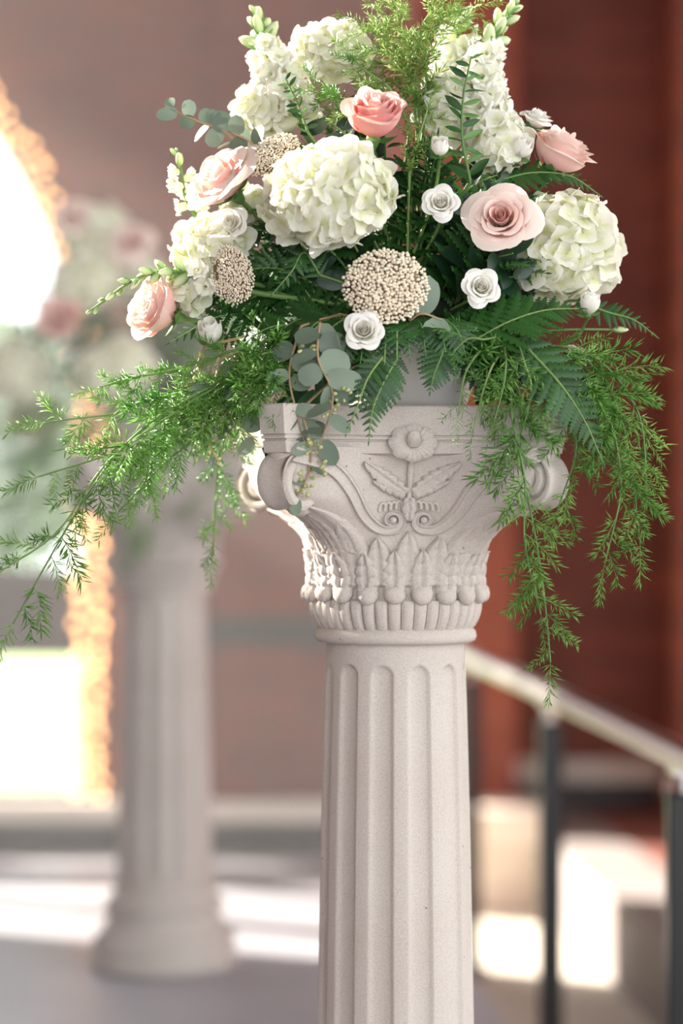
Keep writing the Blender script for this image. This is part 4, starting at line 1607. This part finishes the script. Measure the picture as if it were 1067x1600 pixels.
for pts, bl, nb in (([(440, 560, 190), (410, 545, 215), (380, 545, 215), (330, 560, 205)], .055, 14), ([(450, 570, 200), (430, 590, 225), (400, 610, 225), (370, 640, 215)], .055, 14), ([(440, 575, 200), (410, 580, 220), (370, 590, 215), (320, 625, 205)], .055, 14), ([(455, 560, 205), (430, 550, 230), (400, 560, 235), (380, 600, 230)], .05, 12)):
    asparagus(TN + next(endings), [P(*p) for p in pts], bl, nb, 'asp', 'asparagus sprigs beside the pointed white rose')
asparagus('asparagus fern sprig sticking out below the pale rose on the window side', [P(330, 560, 170), P(260, 580, 180), P(210, 590, 175), P(155, 605, 165)], .05, 12, 'asp', AG)
asparagus('limp asparagus fern sprig hanging behind the corner scroll', [P(385, 620, 60), P(350, 690, 20), P(338, 760, -20), P(332, 870, -60)], .06, 12, 'asp_grey', AG)
asparagus('thin asparagus sprig laid across the corner of the abacus', [P(400, 600, 200), P(420, 640, 215), P(430, 670, 215), P(448, 700, 212)], .045, 7, 'asp', AG, sparse=True)
TR = 'bright asparagus fern cascading on the railing side'
endings = iter([', longest', ', curling back inwards', ', outermost', ', short and level', ', nearest the corner scroll', ', in the thick of it'])
for pts, bl, nb in (([(860, 540, 160), (930, 575, 175), (965, 640, 175), (985, 720, 170), (1000, 850, 160)], .075, 24), ([(850, 550, 170), (900, 590, 190), (950, 650, 190), (970, 760, 180), (945, 880, 170)], .075, 24), ([(860, 545, 160), (930, 560, 170), (985, 620, 165), (1005, 680, 160), (1010, 780, 155)], .068, 20), ([(850, 540, 150), (900, 545, 160), (940, 570, 160), (985, 600, 150)], .06, 14), ([(840, 560, 180), (880, 620, 195), (900, 700, 190), (870, 800, 185)], .065, 18), ([(860, 560, 165), (915, 620, 175), (950, 700, 170), (1000, 760, 160)], .065, 16)):
    asparagus(TR + next(endings), [P(*p) for p in pts], bl, nb, 'asp', 'asparagus cascade on the railing side', dens=.75)
TC = 'asparagus fern trail falling over the right corner scroll to the shaft'
endings = iter([', the longer', ', the shorter'])
for pts, bl, nb in (([(800, 560, 195), (815, 640, 225), (815, 720, 225), (835, 830, 215), (850, 930, 205), (860, 1035, 200)], .075, 30), ([(800, 570, 195), (800, 650, 230), (820, 750, 228), (820, 850, 218), (845, 960, 205)], .065, 22)):
    asparagus(TC + next(endings), [P(*p) for p in pts], bl, nb, 'asp', 'asparagus trails over the right corner scroll', spread=(1, .5, .6), dens=.6)
TB = 'feathery asparagus fern sprig hanging over the white bowl'
endings = iter([' next to the short green fern', ' below the low ferns', ' before the abacus face', ' above its rim', ' beside the corner scroll'])
for pts, bl, nb in (([(760, 540, 200), (740, 560, 240), (725, 590, 245), (715, 650, 240)], .05, 11), ([(790, 540, 200), (770, 570, 240), (755, 610, 245), (740, 670, 240)], .055, 13), ([(780, 530, 200), (790, 560, 240), (785, 610, 245), (765, 680, 240)], .055, 13), ([(800, 520, 200), (760, 530, 235), (730, 530, 240), (700, 560, 235)], .05, 10), ([(810, 540, 200), (820, 570, 230), (830, 610, 235), (815, 680, 230)], .06, 14)):
    asparagus(TB + next(endings), [P(*p) for p in pts], bl, nb, 'asp', 'asparagus sprigs over the white bowl', dens=.55, sparse=True)

# ------------------------------------------------------------------ the arrangement on the pedestal by the window
P2 = lambda a, b, c=0: W(a, b, c, D1)
POT2 = Vector((BX, D1 - .01, ZT + .075))
make_pot(BX, D1 - .01, 'round white bowl on the pedestal beside the arched window')
f2 = fo.copy()
COL.objects.link(f2)
f2.location = (BX, D1 - .01, ZT)
f2['label'] = 'dark green floral foam in the bowl on the pedestal beside the arched window'
U = K * D1
G2 = 'flowers on the pedestal beside the arched window'
TW = ' on the pedestal beside the arched window'
for lab, px, py, dp, r in (('topmost white hydrangea' + TW, 150, 365, 40, 58), ('cream hydrangea under the topmost one' + TW, 130, 440, 90, 55), ('low cream hydrangea over the bowl' + TW, 185, 575, 100, 62), ('greenish white hydrangea nearest the window glass' + TW, 25, 575, 40, 55), ('white hydrangea high at the inner side' + TW, 215, 430, 30, 45), ('low beige hydrangea hanging at the window side' + TW, 55, 650, 60, 45)):
    hydrangea(lab, P2(px, py, dp), r * U, r * U * .9, view(-.1, .3, 1), 50, .021, G2, POT2)
for lab, px, py, dp, r, kd in (('pink rose at the outer side' + TW, 205, 380, 90, 32, 'mauve'), ('deep pink rose low at the window side' + TW, 95, 500, 110, 36, 'goblet'), ('pale pink rose at the top' + TW, 112, 340, 70, 26, 'open')):
    rose(lab, P2(px, py, dp), r * U, view(-.1, .4, .9), kd, group=G2, base=POT2)
for k in range(26):
    a = random.uniform(-.1 * pi, 1.1 * pi)
    e = Vector((math.cos(a), random.uniform(-1, .7), math.sin(a))).normalized()
    c = P2(160, 560)
    tip = c + Vector((e.x * .24, e.y * .17, e.z * .24 - .01))
    if tip.z < ZT + .04:
        tip.z = ZT + .04
    r0 = POT2.lerp(tip, .35) + Vector((0, 0, .02))
    fern('dark fern frond among the flowers' + TW, [r0, r0.lerp(tip, .55) + Vector((0, 0, .02)), tip], .06, 9, 'fern', normal=e + Vector((0, -.5, .2)), group='fern fronds on the pedestal beside the window', base=POT2)
for pts in ([(200, 650, 80), (120, 660, 110), (60, 690, 110), (20, 760, 100)], [(190, 640, 80), (110, 620, 110), (40, 640, 110), (-20, 700, 100)], [(250, 650, 90), (300, 690, 110), (320, 740, 105), (330, 800, 95)], [(230, 660, 100), (220, 720, 125), (215, 780, 120), (205, 850, 112)], [(180, 650, 90), (130, 700, 115), (100, 760, 110), (80, 830, 100)], [(240, 640, 90), (290, 650, 110), (335, 680, 105), (350, 730, 95)], [(150, 650, 90), (80, 720, 115), (30, 800, 110), (0, 860, 100)]):
    asparagus('asparagus fern trailing from the bowl' + TW, [P2(*p) for p in pts], .09, 14, 'asp', 'asparagus sprigs on the pedestal beside the window', base=POT2)


# ------------------------------------------------------------------ garden shrubs outside
def shrub(label, x, y, h, w):
    r = thing('garden_shrub', label, 'shrub', (x, y, -.37), 'garden shrubs outside the window')
    ob('trunk', mesh('trunk', *tube([(0, 0, -.02), (.05, 0, h * .3), (0, .05, h * .6)], lambda t: .05 - .03 * t, 8), 'bark'), r)
    v, f = [], []
    for i in range(1500):
        e = Vector(rng.normal(size=3)).normalized() * random.uniform(.5, 1) ** .5
        p = Vector((e.x * w, e.y * w, h * .72 + e.z * h * .28))
        d = Vector(rng.normal(size=3)).normalized()
        s = d.orthogonal().normalized() * .045
        o = len(v)
        v += [p - d * .09, p + s, p + d * .09, p - s]
        f.append((o, o + 1, o + 2, o + 3))
    fo_ = ob('foliage', mesh('foliage', v, f, 'shrub', smooth=False), r)
    fo_['kind'] = 'stuff'


shrub('pale green garden tree seen through the arched window beside its frame', -1.75, 11.5, 2.3, .6)


# ------------------------------------------------------------------ haze volume added behind the first pedestal to imitate veiling glare
hz = NT('glare_haze')
vs = hz.add('ShaderNodeVolumeScatter', Density=0.065, Anisotropy=0.35)
vs.inputs['Color'].default_value = (1, .97, .95, 1)
hz.link(vs.outputs[0], hz.out.inputs['Volume'])
hz.n.remove(hz.p)
v, f = box(LX + .02, .11, 3.3, WY - .07, .01, CEIL - .02)
ho = ob('haze', mesh('haze', v, f, hz.m, smooth=False))
ho['kind'] = 'stuff'
tag(ho, 'thin haze volume added behind the flowers to imitate veiling glare', 'haze')
